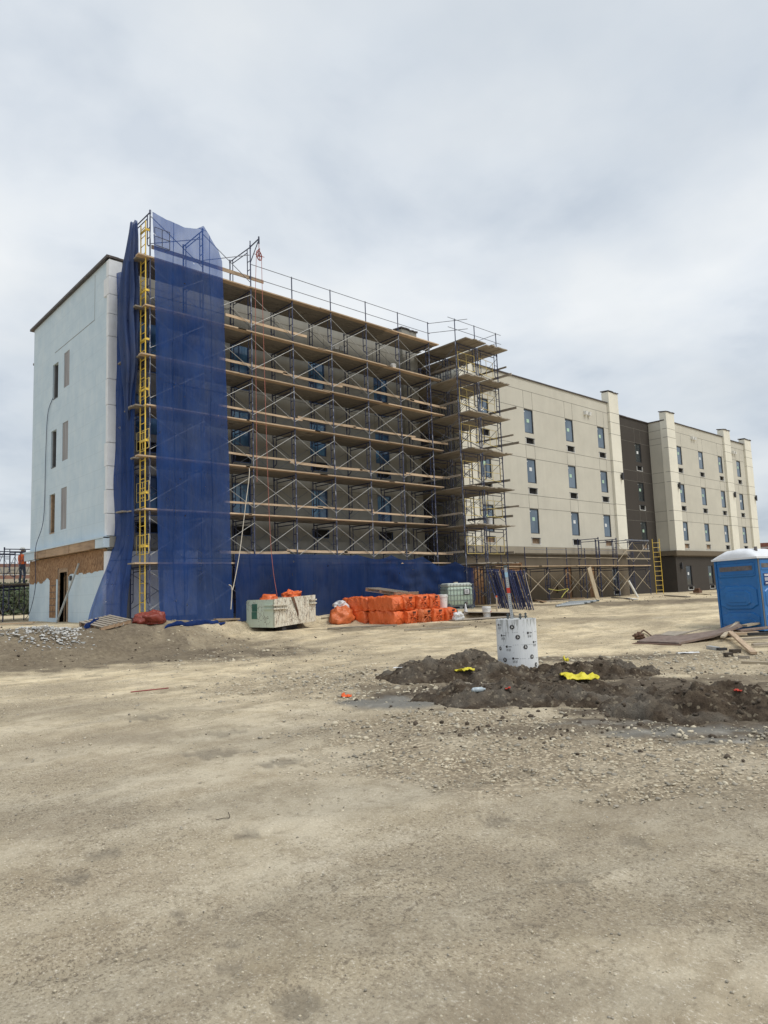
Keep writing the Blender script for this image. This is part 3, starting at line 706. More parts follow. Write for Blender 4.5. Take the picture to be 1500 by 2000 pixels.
def pilaster(pl, u0, u1, z1, proj=.16, m='cream_stucco', z0=3.72, cap=True, dback=.0, side_d=None):
    mb = MB(); pbox(mb, pl, u0+.004, u1-.004, z0, z1, -proj, dback+.35 if side_d is None else side_d)
    for z in (12.80, 12.15, 11.35, 9.55, 8.80, 6.66, 5.92):
        if z < z1-.3:
            pbox(mb, pl, u0-.003, u1+.003, z-.011, z+.011, -proj-.003, .2, 1)
    o = mb.build('pilaster', [m, 'joint'], hotel)
    if cap:
        c = MB()
        n = 4
        for i in range(n):
            a, b = u0-.05+(u1-u0+.10)*i/n, u0-.05+(u1-u0+.10)*(i+1)/n
            dz = random.uniform(-.03, .05)
            c.add([pl.P(a, z1+dz, -proj-.05), pl.P(b, z1+random.uniform(-.02, .06), -proj-.05), pl.P(b, z1+.07, .40), pl.P(a, z1+.07, .40),
                   pl.P(a, z1+dz+.06, -proj-.05), pl.P(b, z1+.08, -proj-.05), pl.P(b, z1+.13, .40), pl.P(a, z1+.13, .40)],
                  [(0, 1, 2, 3), (4, 7, 6, 5), (0, 4, 5, 1), (1, 5, 6, 2), (2, 6, 7, 3), (3, 7, 4, 0)])
        c.build('cap', 'coping', o)
    return o
def wall_lamp(pl, u, z, proj=.16):
    mb = MB(); pbox(mb, pl, u-.10, u+.10, z-.12, z+.12, -proj-.03, -proj); pbox(mb, pl, u-.07, u+.07, z-.24, z+.24, -proj-.17, -proj-.06); pbox(mb, pl, u-.03, u+.03, z-.04, z+.04, -proj-.07, -proj-.02)
    return mb.build('wall_lamp', 'window_frame', hotel)
def exhaust(pl, u, z):
    for k in (0, .42):
        mb = MB(); a = pl.P
        mb.add([a(u+k, z-.13, 0), a(u+k+.22, z-.13, 0), a(u+k+.22, z+.13, 0), a(u+k, z+.13, 0), a(u+k, z-.13, -.16), a(u+k+.22, z-.13, -.16), a(u+k+.22, z+.09, -.2), a(u+k, z+.09, -.2)],
               [(0, 1, 5, 4), (1, 2, 6, 5), (2, 3, 7, 6), (3, 0, 4, 7), (4, 5, 6, 7)])
        mb.build('exhaust_hood', 'white_trim', hotel)
# scaffolded bay beside the gable
front_block('facade_wall', GX, 22.75, [9.75, 13.5, 17.25, 20.95], 'shaded_taupe_stucco', gm='film_glass', fm='film_frame', film=True, st=None, trim='film_frame', jm='joint')
wall('facade_wall', FRONT, GX, 23.76, .5, 3.32, 'shaded_taupe_stucco', [(13.5, 14.6, .95, 2.95), (17.1, 18.1, 1.2, 2.8), (20.6, 22.2, .95, 3.0)])
for a, b, c, d in ((13.5, 14.6, .95, 2.95), (17.1, 18.1, 1.2, 2.8), (20.6, 22.2, .95, 3.0)):
    mb = MB(); pbox(mb, FRONT, a, b, c, d, .11, .13); mb.build('boarded_opening', 'plywood', hotel)
coping(FRONT, GX-.05, 22.75, ZT); pilaster(FRONT, 22.75, 23.76, 14.1, m='shaded_taupe_stucco', side_d=2.0); exhaust(FRONT, 18.6, 12.35)
mb = MB()
for (a, b, c, d) in ((9.6, 10.6, 1.0, 2.6), (10.75, 12.0, 1.0, 2.6), (9.6, 10.55, 2.75, 3.25), (11.1, 12.05, 2.75, 3.3)): pbox(mb, FRONT, a, b, c, d, -.06, -.01)
mb.build('wall_board', 'white_foam', hotel)
# recess beside the scaffold tower
RB = Plane('x', 25.25)
front_block('recess_wall', 23.76, 26.8, [24.75], 'dark_brown_stucco', pl=RB, z0=.5, gm='dark_glass'); coping(RB, 23.76, 26.8, ZT)
wall('return_wall', Plane('y', 26.8), FY-.0, 25.25, .5, ZT, 'beige_stucco', (), [('h', z, FY, 25.25) for z in HJ])
coping(Plane('y', 26.8), FY, 25.25, ZT)
wall('return_wall', Plane('y', 23.76, -1), FY, 25.25, .5, ZT, 'shaded_taupe_stucco')
# beige block
pilaster(FRONT, 26.79, 27.85, 14.1); front_block('facade_wall', 27.84, 41.81, [28.4, 32.47, 36.65, 40.36], 'beige_stucco'); coping(FRONT, 27.85, 41.8, ZT)
pilaster(FRONT, 41.8, 43.02, 14.2); exhaust(FRONT, 29.4, 12.35); exhaust(FRONT, 38.85, 12.35); wall_lamp(FRONT, 42.7, 8.55)
wall('ground_floor_wall', FRONT, 26.8, 43.02, .4, 3.32, 'brown_stucco', [(29.2, 31.4, .55, 2.75), (35.6, 36.3, .6, 2.6), (38.2, 38.9, .6, 2.6), (41.0, 41.7, 1.1, 2.5), (34.2, 34.8, 1.1, 1.5), (27.2, 28.2, .6, 2.7), (41.0, 41.8, .82, 1.05)])
for a, b, c, d, m in ((29.2, 31.4, .55, 2.75, 'plywood'), (35.6, 36.3, .6, 2.6, 'plywood'), (38.2, 38.9, .6, 2.6, 'plywood'), (34.2, 34.8, 1.1, 1.5, 'lumber_edge'), (27.2, 28.2, .6, 2.7, 'plywood')):
    mb = MB(); pbox(mb, FRONT, a, b, c, d, .06 if m == 'plywood' else .11, .13)
    if m == 'plywood' and b-a > 1: pbox(mb, FRONT, a-.06, a+.05, c, d+.1, -.02, .05); pbox(mb, FRONT, b-.05, b+.06, c, d+.1, -.02, .05); pbox(mb, FRONT, a, b, d, d+.1, -.02, .05)
    mb.build('boarded_opening', m, hotel)
window(FRONT, 41.0, 41.7, 1.1, 2.5, 'dark_glass'); vent(FRONT, 41.0, 41.8, .82, 1.05)
mb = MB()
pbox(mb, FRONT, 26.75, 43.05, 3.36, 3.72, -.20, .1); pbox(mb, FRONT, 26.75, 43.05, 3.30, 3.36, -.14, .1); mb.build('cornice', 'cornice_stucco', hotel)
mb = MB(); pbox(mb, FRONT, GX+.0, 23.8, 3.36, 3.715, -.20, .1); pbox(mb, FRONT, GX+.0, 23.8, 3.30, 3.36, -.14, .1); mb.build('cornice', 'shaded_taupe_stucco', hotel)
RB2 = Plane('x', 24.5)
# second recess
front_block('recess_wall', 43.02, 50.0, [47.72], 'dark_brown_stucco', pl=RB2, z0=.4, gm='dark_glass'); coping(RB2, 43.02, 50.0, ZT)
wall('return_wall', Plane('y', 43.02, -1), FY, 24.5, .4, ZT, 'beige_stucco')
wall('return_wall', Plane('y', 50.0), FY, 24.5, 3.72, ZT, 'beige_stucco', (), [('h', z, FY, 24.5) for z in [12.15]+HJ]); coping(Plane('y', 50.0), FY, 24.5, ZT)
wall('return_wall', Plane('y', 50.0), FY, 24.5, .4, 3.32, 'dark_brown_stucco')
# third block and the end bay
pilaster(FRONT, 49.96, 51.3, 14.05); front_block('facade_wall', 51.3, 60.4, [51.6, 55.4, 59.15], 'beige_stucco'); coping(FRONT, 51.3, 60.4, ZT); exhaust(FRONT, 54.3, 12.6)
pilaster(FRONT, 60.4, 61.7, 14.05); front_block('facade_wall', 61.7, 64.9, [63.0], 'beige_stucco', zt=13.3); coping(FRONT, 61.7, 64.9, 13.3); pilaster(FRONT, 64.9, 66.3, 13.75); exhaust(FRONT, 62.2, 12.3)
for u in (51.05, 61.4, 66.1): wall_lamp(FRONT, u, 8.55)
wall('ground_floor_wall', FRONT, 50.0, 66.3, .4, 3.32, 'dark_brown_stucco', [(51.6, 52.5, 1.15, 2.62), (55.4, 56.3, 1.15, 2.62), (59.2, 60.1, 1.15, 2.62), (51.7, 52.6, .84, 1.08), (55.5, 56.4, .84, 1.08)])
for u in (51.6, 55.4, 59.2): window(FRONT, u, u+.9, 1.15, 2.62, 'dark_glass')
for u in (51.7, 55.5): vent(FRONT, u, u+.9, .84, 1.08)
wall_lamp(FRONT, 50.7, 2.6, 0)
mb = MB(); pbox(mb, FRONT, 49.8, 66.5, 3.36, 3.72, -.20, .1); pbox(mb, FRONT, 49.88, 66.4, 3.30, 3.36, -.14, .1); mb.box((49.8, FY+.1, 3.36), (50.1, 24.45, 3.72)); mb.build('cornice', 'brown_stucco', hotel)
# the rest of the shell: roof deck, north side, far end
mb = MB(); mb.box((GX+.02, FY+.3, 12.9), (23.7, 25.6, 12.98)); mb.box((26.9, FY+.3, 12.9), (42.9, 25.6, 12.98)); mb.box((50.1, FY+.3, 12.9), (65.9, 25.6, 12.98)); mb.box((GX+.02, 25.6, 12.9), (66.2, NY, 12.98)); mb.box((66.0, FY+.2, .4), (66.25, NY, 13.2)); mb.box((GX+.2, NY-.2, .4), (66.2, NY-.02, 13.3)); mb.box((GX+.3, 26.2, .4), (66, 26.35, 12.9))
mb.build('shell', 'beige_stucco', hotel)
# gable end: insulation board, OSB band, openings
gh = [(28.45, 29.12, 9.72, 11.15), (28.55, 29.2, 6.93, 8.42), (28.6, 29.28, 4.32, 5.86), (27.02, 27.85, .80, 2.72), (27.15, 27.78, 9.88, 11.28), (27.2, 27.85, 7.0, 8.5), (27.25, 27.9, 4.35, 5.95)]
wall('gable_wall', GABLE, FY, NY, 3.72, ZT, 'foam_board', [h for h in gh if h[2] > 3], [('h', 11.62, 24.55, 28.9), ('v', 24.55, 11.62, 13.3)])
wall('gable_wall', GABLE, FY, NY, .55, 2.62, 'foam_board', [(27.02, 27.85, .55, 2.62)])
ob = MB(); zs = .0
def ragged(u0, u1, zb, zt, d0, amp=.06, n=40):
    vs = []; 
    for i in range(n+1):
        u = u0+(u1-u0)*i/n; vs.append(GABLE.P(u, zb+amp*fbm(u*2.7, 1.1, 3.7, 4), d0)); vs.append(GABLE.P(u, zt, d0))
    ob.add(vs, [(2*i, 2*i+2, 2*i+3, 2*i+1) for i in range(n)])
wall('gable_sheathing', GABLE, FY, NY, 2.62, 3.34, 'osb', [(27.02, 27.85, 2.62, 2.72)])
ragged(FY+.02, 27.0, 2.60, 2.9, -.006, .10); ragged(28.05, 29.9, 2.50, 2.9, -.006, .1); ragged(29.9, NY, 2.42, 2.9, -.006, .12)
pbox(ob, GABLE, 28.3, 29.05, 1.02, 2.7, -.008, -.002)
ob.build('gable_sheathing', 'osb', hotel)
sl = MB(); 
for z in (1.25, 1.5, 1.75, 2.0, 2.25): pbox(sl, GABLE, 28.3, 29.05, z-.012, z+.012, -.012, -.009)
pbox(sl, GABLE, 28.04, 28.08, 1.0, 2.9, -.012, -.004)
sl.build('sheathing_seam', 'coping', hotel)
# gable cornice, board by board
cn = MB(); y = FY-.25
u = FY-.2
for i, (ln, mi) in enumerate(((.75, 1), (.5, 0), (.9, 0), (1.15, 0), (1.3, 0), (1.4, 0), (.9, 0), (.45, 0), (1.45, 1))):
    b_ = min(u+ln, NY+.2); pbox(cn, GABLE, u, b_-.012, 3.36+random.uniform(-.01, .01), 3.66 if mi == 0 else 3.70, -.21+random.uniform(-.012, .012), .0, mi); u = b_
pbox(cn, GABLE, FY-.2, NY+.2, 3.66, 3.72, -.235, .0, 1)
cn.build('gable_cornice', ['lumber_edge', 'foam_board'], hotel)
for (a, b, c, d) in [h for h in gh if h[2] > 3]:
    mb = MB(); film = a < 28
    if film:
        n = 14
        vs = []
        for i in range(n+1):
            for zz in (c, d): vs.append(GABLE.P(a+(b-a)*i/n, zz, .02+.018*math.sin(i*2.3)+.01*random.random()))
        mb.add(vs, [(2*i, 2*i+2, 2*i+3, 2*i+1) for i in range(n)]); o = mb.build('window_film', 'film_grey', hotel)
    else:
        pbox(mb, GABLE, a, b, c, d, .35, .37); o = mb.build('window_opening', 'void', hotel)
        fr = MB(); pbox(fr, GABLE, b-.12, b, c, d, .06, .34); pbox(fr, GABLE, a, b-.12, c-.03, c, -.015, .3, 0); fr.build('jamb', 'grey_interior' if c > 6 else 'lumber_edge', o)
dr = MB(); pbox(dr, GABLE, 26.92, 27.02, .72, 2.86, -.03, .2); pbox(dr, GABLE, 27.85, 27.95, .72, 2.86, -.03, .2); pbox(dr, GABLE, 27.02, 27.85, 2.72, 2.86, -.03, .2)
door = dr.build('door_frame', 'lumber_edge', hotel)
mb = MB(); pbox(mb, GABLE, 27.02, 27.85, .5, 2.72, .9, .95); mb.build('dark_interior', 'void', door)
mb = MB(); pbox(mb, GABLE, 27.42, 27.82, .6, 2.6, .25, .3); mb.build('door_panel', 'grey_interior', door)
mb = MB(); pbox(mb, GABLE, 26.55, 26.68, 2.38, 2.55, -.06, 0); mb.build('wall_box', 'window_frame', hotel)
cp = MB(); pbox(cp, GABLE, FY-.06, NY+.25, ZT, ZT+.09, -.12, .3); cp.build('roof_coping', 'coping', hotel)
# white foam quoins stepping up the corner
for z0, z1, ww in ((.95, 1.5, .10), (1.5, 2.15, .22), (2.15, 3.25, .12), (3.75, 4.5, .08), (4.5, 5.3, .16), (5.3, 6.1, .06), (6.1, 6.9, .16), (6.9, 8.2, .05), (8.2, 9.1, .10), (9.1, 10.6, .05), (10.6, 11.4, .08), (11.4, 12.1, .06), (12.1, 12.75, .34), (12.75, 13.35, .12)):
    mb = MB(); mb.box((GX-.06, FY-.12, z0), (GX+.40, FY+ww, z1-.02)); mb.build('foam_quoin', 'white_foam', hotel)
mb = MB(); mb.box((GX+.35, NY+.02, 3.4), (GX+.8, NY+.22, 11.9)); mb.box((GX+.2, NY+.02, 11.1), (GX+.9, NY+.4, 12.0)); mb.box((GX+.35, NY+.02, .5), (GX+.8, NY+.2, 3.4))
mb.build('wall_sheathing', 'lumber_edge', hotel)
mb = MB(); mb.box((GX+.1, NY+.02, 12.0), (GX+1.0, NY+.5, 12.08)); mb.build('roof_coping', 'coping', hotel)

# ------------------------------------------------------------------ scaffolding
DZ = [2.70, 4.42, 6.13, 7.83, 9.52, 11.2, 12.89]       # deck heights
LX = [9.47, 11.40, 13.35, 15.20, 17.10, 19.00, 20.90, 22.83]
YO, YI = 21.40, 22.88
def frame_mb(w_, h, r=.025, rungs=True):
    """walk-through mason frame in the local YZ plane, outer post at y = 0"""
    m = MB()
    m.tube((0, 0, 0), (0, 0, h+.02), r, 6, 1); m.tube((0, w_, 0), (0, w_, h+.02), r, 6)
    m.tube((0, 0, h-.05), (0, w_, h-.05), r*.9); m.tube((0, .22, h-.19), (0, w_-.22, h-.19), r*.75)
    for y0, s in ((0, 1), (w_, -1)):
        a = y0+s*.21; zb = h*.30
        m.poly([(0, a, h-.05), (0, a, zb+.10), (0, y0+s*.15, zb+.01), (0, y0, zb-.03)], r*.75, 5)
        if rungs:
            for z in (zb+.28, zb+.62): m.tube((0, y0, z), (0, a, z), r*.6, 5)
    for y in (0, w_): m.tube((0, y, h-.10), (0, y, h+.03), r*1.35, 6, 1)
    return m
def brace_mb(l, za, zb, r=.0115):
    m = MB(); m.tube((0, 0, za), (l, 0, zb), r, 5); m.tube((0, .03, zb), (l, .03, za), r, 5); m.tube((l/2, -.01, (za+zb)/2), (l/2, .04, (za+zb)/2), .018, 5); return m
def deck_mb(x0, x1, y0, y1, t=.045, n=6, jag=.18):
    m = MB(); wd = (y1-y0)/n
    for k in range(n):
        a, b = x0+random.uniform(-jag, jag), x1+random.uniform(-jag, jag)
        ya, yb = y0+k*wd+.006, y0+(k+1)*wd-.006; dz = random.uniform(-.012, .012)
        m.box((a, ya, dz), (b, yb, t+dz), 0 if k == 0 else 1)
    return m
def plank_mb(ln, wd, t, sag=.0, n=6):
    m = MB()
    for i in range(n+1):
        x = ln*i/n; z = -sag*4*(i/n)*(1-i/n)
        m.v += [(x, 0, z), (x, wd, z), (x, wd, z+t), (x, 0, z+t)]
    for i in range(n):
        a = 4*i
        for k in range(4): m.face((a+k, a+(k+1) % 4, a+4+(k+1) % 4, a+4+k))
    m.face((3, 2, 1, 0)); m.face((4*n, 4*n+1, 4*n+2, 4*n+3)); return m
sca = empty('facade_scaffold', (LX[0], YO, .86), 0, 'tall blue frame scaffold with seven plank decks along the shaded taupe front wall', 'scaffold')
def part_of(root, o, P, rot=(0, 0, 0)):
    o.parent = root; o.location = Vector(P)-root.location; o.rotation_euler = rot; return o
WF = YI-YO
FR0 = frame_mb(WF, DZ[0]-.86-.12).build('scaffold_frame', ['scaffold_blue', 'scaffold_pale']); FR1 = frame_mb(WF, 1.70).build('scaffold_frame', ['scaffold_blue', 'scaffold_pale'])
BR = {}
first = {0: True, 1: True}
for j in range(7):
    zb = .98 if j == 0 else DZ[j-1]
    for i, x in enumerate(LX):
        src = FR0 if j == 0 else FR1; k = 0 if j == 0 else 1
        o = src if first[k] else dup(src); first[k] = False
        part_of(sca, o, (x, YO, zb))
    for i in range(len(LX)-1):
        l = LX[i+1]-LX[i]
        for yy in (YO, YI):
            key = (round(l, 2), j == 0, yy == YO)
            if key not in BR: BR[key] = brace_mb(l, .30, (DZ[0]-.98 if j == 0 else 1.70)-.22).build('cross_brace', 'galvanised' if yy == YO else 'rail_grey'); o = BR[key]
            else: o = dup(BR[key])
            part_of(sca, o, (LX[i], yy-.03 if yy == YO else yy, zb))
for x in LX:
    for yy in (YO, YI):
        m = MB(); m.tube((0, 0, 0), (0, 0, .14), .018); m.box((-.09, -.09, -.03), (.09, .09, .0)); part_of(sca, m.build('base_jack', 'galvanised'), (x, yy, .87))
for j, z in enumerate(DZ):
    cuts = [9.27+random.uniform(-.06, .06)] + [q+random.uniform(-.3, .3) for q in (12.9, 16.6, 20.2)] + [23.35]
    for a, b in zip(cuts[:-1], cuts[1:]):
        if j == 0 and a > 12: 
            pass
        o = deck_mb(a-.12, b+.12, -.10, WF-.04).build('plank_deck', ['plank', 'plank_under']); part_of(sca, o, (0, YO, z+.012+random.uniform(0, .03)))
    # guard boards on the outer posts
    if j < 6:
        z2 = z+.43
        a = 12.2+random.uniform(-.3, .2)
        while a < 22:
            b = min(a+random.choice((2.9, 3.6, 4.3)), 23.9)
            if not (j == 5 and a > 15):
                o = plank_mb(b-a, .035, .095 if random.random() < .6 else .07, random.uniform(0, .03)).build('guard_board', 'plank'); part_of(sca, o, (a, YO+.03, z2+random.uniform(-.05, .05)), (0, random.uniform(-.012, .012), 0))
            a = b-random.uniform(.1, .3)
# top frames and guard rails
for x in LX[:3]: part_of(sca, dup(FR1), (x, YO, DZ[6]))
o = MB(); 
for x in LX[3:]: o = MB().tube((0, 0, 0), (0, 0, 1.02), .024); part_of(sca, o.build('guard_post', 'scaffold_blue'), (x, YO, DZ[6]))
for zz in (13.86, 13.36):
    for a, b in zip(LX[2:-1], LX[3:]): part_of(sca, MB().tube((0, -.03, 0), (b-a+.08, -.03, 0), .014, 5).build('guard_rail', 'rail_grey'), (a, YO, zz))
for i in (0, 1):
    part_of(sca, MB().tube((0, -.03, 1.5), (1.93, -.03, .25), .014, 5).build('top_brace', 'rail_grey'), (LX[i], YO, DZ[6]))
    part_of(sca, MB().tube((0, .03, .55), (1.93, .03, 1.35), .014, 5).build('top_brace', 'rail_grey'), (LX[i], YO, DZ[6]))
part_of(sca, plank_mb(4.4, .04, .13).build('guard_board', 'plank'), (9.55, YO+.05, DZ[6]+.42))
# hoist arm over the third frame
m = MB(); m.tube((0, 0, 1.66), (0, -.62, 1.74), .025); m.tube((0, -.6, 1.70), (0, 0, 1.05), .018); m.tube((0, -.60, 1.55), (0, -.60, 1.82), .03); m.tube((0, 0, 1.5), (0, 0, 1.9), .022)
part_of(sca, m.build('hoist_arm', 'scaffold_blue'), (LX[2], YO, DZ[6]))

# ladder on the scaffold corner
lad = empty('access_ladder', (9.33, 21.62, .9), 0, 'tall yellow ladder clamped up the corner of the netted scaffold', 'ladder')
LZ = 13.3
for y in (-.19, .19): MB().tube((0, y, .1), (0, y, LZ), .021, 6).build('rail', 'ladder_yellow', lad)
m = MB(); z = .3; rg = None
while z < LZ:
    if rg is None: rg = MB().tube((0, -.19, 0), (0, .19, 0), .013, 5).build('rung', 'ladder_yellow', lad); rg.location = (0, 0, z)
    else: dup(rg, (0, 0, z), parent=lad)
    z += .305
ck = None
for z in [1.15+.0]+[q-.86+.55 for q in DZ[:-1]]+[13.0]:
    z -= .9 if z < 2 and ck is None else 0
    if ck is None:
        q = MB(); q.box((-.02, -.22, -.03), (.02, .22, .03)); q.box((.0, -.23, -.035), (.16, -.19, .035)); ck = q.build('bracket', 'ladder_yellow', lad); ck.location = (0, 0, max(.25, z))
    else: dup(ck, (0, 0, z), parent=lad)
def gate(root, P, w_, h, rz, mname='gate_yellow', mid=1):
    m = MB(); r = .0125
    for a, b in (((0, 0, 0), (w_, 0, 0)), ((0, 0, h), (w_, 0, h)), ((0, 0, 0), (0, 0, h)), ((w_, 0, 0), (w_, 0, h)), ((w_/2, 0, 0), (w_/2, 0, h)), ((0, 0, h*.5), (w_, 0, h*.5))): m.tube(a, b, r, 5)
    return part_of(root, m.build('guard_gate', mname), P, (0, 0, rz))
for z in DZ[:4]: gate(sca, (9.42, 21.35, z+.35), .85, .62, R(93) if random.random() < .5 else R(88))
gate(sca, (9.55, 21.22, 13.35), .55, .62, R(4), 'scaffold_blue')

# scaffold tower in the recess: two runs of frames side by side
twr = empty('recess_scaffold', (23.5, 20.35, .74), 0, 'blue scaffold tower with grey plank decks and yellow gates beside the cream pilaster', 'scaffold')
TY = [20.35, 22.25, 24.1]; ZT0 = .80
RUNS = [(23.52, 24.90), (25.04, 26.52)]
DT = [z-.10 for z in DZ]
f0 = frame_mb(1.40, DT[0]-ZT0).build('scaffold_frame', ['scaffold_blue', 'scaffold_pale']); f1 = frame_mb(1.40, 1.70).build('scaffold_frame', ['scaffold_blue', 'scaffold_pale'])
u0 = u1 = True; tb = {}
for j in range(7):
    zb = ZT0 if j == 0 else DT[j-1]
    for (xa, xb) in RUNS:
        for y in TY:
            if j == 0: o = f0 if u0 else dup(f0); u0 = False
            else: o = f1 if u1 else dup(f1); u1 = False
            part_of(twr, o, (xa, y, zb), (0, 0, R(-90))); o.scale = (1, (xb-xa)/1.40, 1)
        for a, b in zip(TY[:-1], TY[1:]):
            for x in (xa, xb):
                k = (round(b-a, 2), j == 0)
                if k not in tb: tb[k] = brace_mb(b-a, .3, (DT[0]-ZT0 if j == 0 else 1.7)-.22).build('cross_brace', 'rail_grey'); o = tb[k]
                else: o = dup(tb[k])
                part_of(twr, o, (x, a, zb), (0, 0, R(90)))
        o = deck_mb(19.72, 24.75, 0, xb-xa-.02, n=6, jag=.08).build('plank_deck', ['plank_grey', 'plank_grey']); part_of(twr, o, (xb, 0, DT[j]+.03), (0, 0, R(90)))
        if j < 6:
            gate(twr, (xa+.06, 20.30, DT[j]+.50), 1.15, .75, 0 if random.random() < .7 else R(6))
    if j < 6:
        o = plank_mb(random.uniform(2.6, 3.4), .04, .11).build('guard_board', 'plank_grey'); part_of(twr, o, (26.58, random.uniform(19.3, 20.0), DT[j]+.50), (0, R(-1.5), R(90+random.uniform(-2, 2))))
        if j % 2: o = plank_mb(2.3, .04, .08).build('guard_board', 'plank_grey'); part_of(twr, o, (26.62, random.uniform(19.4, 20), DT[j]+.95), (0, R(-1), R(90)))
        o = plank_mb(3.2, .04, .09).build('guard_board', 'plank_grey'); part_of(twr, o, (23.48, 20.4, DT[j]+.55), (0, 0, R(90)))
for x in (23.52, 24.9, 26.52): part_of(twr, MB().tube((0, 0, 0), (0, 0, 1.12), .024).build('guard_post', 'scaffold_blue'), (x, 20.35, DT[6]))
for zz in (13.86, 13.40):
    part_of(twr, MB().tube((-.5, 0, 0), (3.35, 0, 0), .014, 5).build('guard_rail', 'rail_grey'), (23.52, 20.32, zz))
    part_of(twr, MB().tube((22.83, 21.4, 0), (23.9, 19.9, 0), .014, 5).build('guard_rail', 'rail_grey'), (0, 0, zz-.02))
    part_of(twr, MB().tube((0, 0, 0), (0, 2.4, 0), .014, 5).build('guard_rail', 'rail_grey'), (26.5, 20.3, zz-.03))

# low scaffold along the beige block
low = empty('low_scaffold', (27.3, 21.3, .72), 0, 'low blue scaffold with one plank deck in front of the brown ground floor', 'scaffold')
QX = [27.35, 29.30, 31.25, 33.07, 34.92, 36.45, 38.45, 40.35, 42.3]; QZ0, QZ = .74, 2.50
f0 = frame_mb(1.35, QZ-QZ0).build('scaffold_frame', ['scaffold_blue', 'scaffold_blue'])
hi = frame_mb(1.35, 1.68).build('scaffold_frame', ['scaffold_blue', 'scaffold_blue'])
for i, x in enumerate(QX):
    part_of(low, f0 if i == 0 else dup(f0), (x, 21.4, QZ0))
    if i in (5, 6, 7, 8): part_of(low, hi if i == 5 else dup(hi), (x+(.02 if i != 5 else 0), 21.4, QZ+.02))
    else: part_of(low, MB().tube((0, 0, 0), (0, 0, 1.05), .023).build('guard_post', 'scaffold_blue'), (x, 21.4, QZ))
for a, b in zip(QX[:-1], QX[1:]):
    for y in (21.37, 22.75): part_of(low, brace_mb(b-a, .35, 1.5, .0125 if y < 22 else .0115).build('cross_brace', 'plank_pale' if y < 22 else 'galvanised'), (a, y, QZ0))
for a, b in zip(QX[6:-1], QX[7:]): part_of(low, brace_mb(b-a, .3, 1.5, .0125).build('cross_brace', 'plank_pale'), (a, 21.37, QZ))
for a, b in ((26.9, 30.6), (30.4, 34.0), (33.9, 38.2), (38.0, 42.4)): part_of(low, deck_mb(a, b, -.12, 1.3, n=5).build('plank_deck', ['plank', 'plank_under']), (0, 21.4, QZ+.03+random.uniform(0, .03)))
for zz in (3.45, 3.02):
    for a, b in zip(QX[1:6], QX[2:7]): part_of(low, MB().tube((0, 0, 0), (b-a, 0, random.uniform(-.05, .02)), .010 if zz > 3.1 else .013, 5).build('guard_rail', 'rail_grey' if zz > 3.1 else 'plank_pale'), (a, 21.37, zz))
for zz in (2.95, 3.45, 4.1): part_of(low, plank_mb(3.0, .03, .07).build('guard_board', 'plank_pale' if zz < 4 else 'rail_grey'), (39.5, 21.36, zz))
l2 = empty('access_ladder', (42.75, 21.25, .74), 0, 'short yellow ladder at the far end of the low scaffold', 'ladder')
for y in (0, .42): MB().tube((y*.8, -y*.7, 0), (y*.8-.05, -y*.7, 3.5), .019).build('rail', 'ladder_yellow', l2)
rg = None; z = .25
while z < 3.5:
    if rg is None: rg = MB().tube((0, 0, 0), (.336, -.294, 0), .012, 5).build('rung', 'ladder_yellow', l2); rg.location = (-.01, 0, z)
    else: dup(rg, (-.05*z/3.5, 0, z), parent=l2)
    z += .3

# scaffold behind the gable's far corner, with a worker on it
bk = empty('rear_scaffold', (8.0, 33, .86), 0, 'dark blue scaffold past the far edge of the pale blue gable wall', 'scaffold')
KY = [32.6, 34.2, 35.8, 37.6]; f0 = frame_mb(1.25, 1.55).build('scaffold_frame', ['scaffold_blue', 'scaffold_blue']); one = True
for y in KY:
    for x in (8.05, 6.55):
        for z in (.86, 2.42):
            if y > 37 and z > 2: continue
            part_of(bk, f0 if one else dup(f0), (x, y, z), (0, 0, R(-90))); one = False
for a, b in zip(KY[:-1], KY[1:]):
    for x in (8.05, 9.3, 6.55):
        for z in (.86, 2.42): part_of(bk, brace_mb(b-a, .3, 1.35).build('cross_brace', 'galvanised' if z < 2 else 'rail_grey'), (x, a, z), (0, 0, R(90)))
for x in (6.5, 8.0, 9.45): part_of(bk, deck_mb(32.3, 37.9, -1.3, 0, n=5).build('plank_deck', ['plank_under', 'plank_under']), (x, 0, 2.42), (0, 0, R(90)))

# ------------------------------------------------------------------ debris netting
def lerp(a, b, t): return a+(b-a)*t
def pl(pts, u):
    for (a, x), (b, y) in zip(pts[:-1], pts[1:]):
        if u <= b: return lerp(x, y, (u-a)/(b-a) if b > a else 0)
    return pts[-1][1]
def front_net(u, v):
    x = lerp(pl([(0, 9.72), (.3, 9.66), (.85, 9.58), (1, 9.50)], v), pl([(0, 12.36), (.5, 12.26), (1, 12.10)], v), u)
    if v < .04: x += (.04-v)*2*(.5-u)
    zt = pl([(0, 14.52), (.2, 14.40), (.45, 14.36), (.62, 14.46), (.725, 14.66), (.80, 14.42), (.88, 14.1), (.95, 13.88), (1, 13.55)], u)
    zb = .84+.05*nz(u*6, 2)
    z = lerp(zb, zt, v)
    y = 21.27 + .035*nz(u*7, z*.45, 1) + .018*nz(u*21, z*.8, 4) - (.10*max(0, 1-v*14))
    x += .02*nz(z*.9, u*3, 5)
    return (x, y, z)
o = MB().grid(front_net, 60, 150).build('debris_net', 'net_blue', smooth=True); tag(o, 'tall translucent blue net on the front of the scaffold right of the yellow ladder', 'debris net', 'blue debris nets on the scaffold')
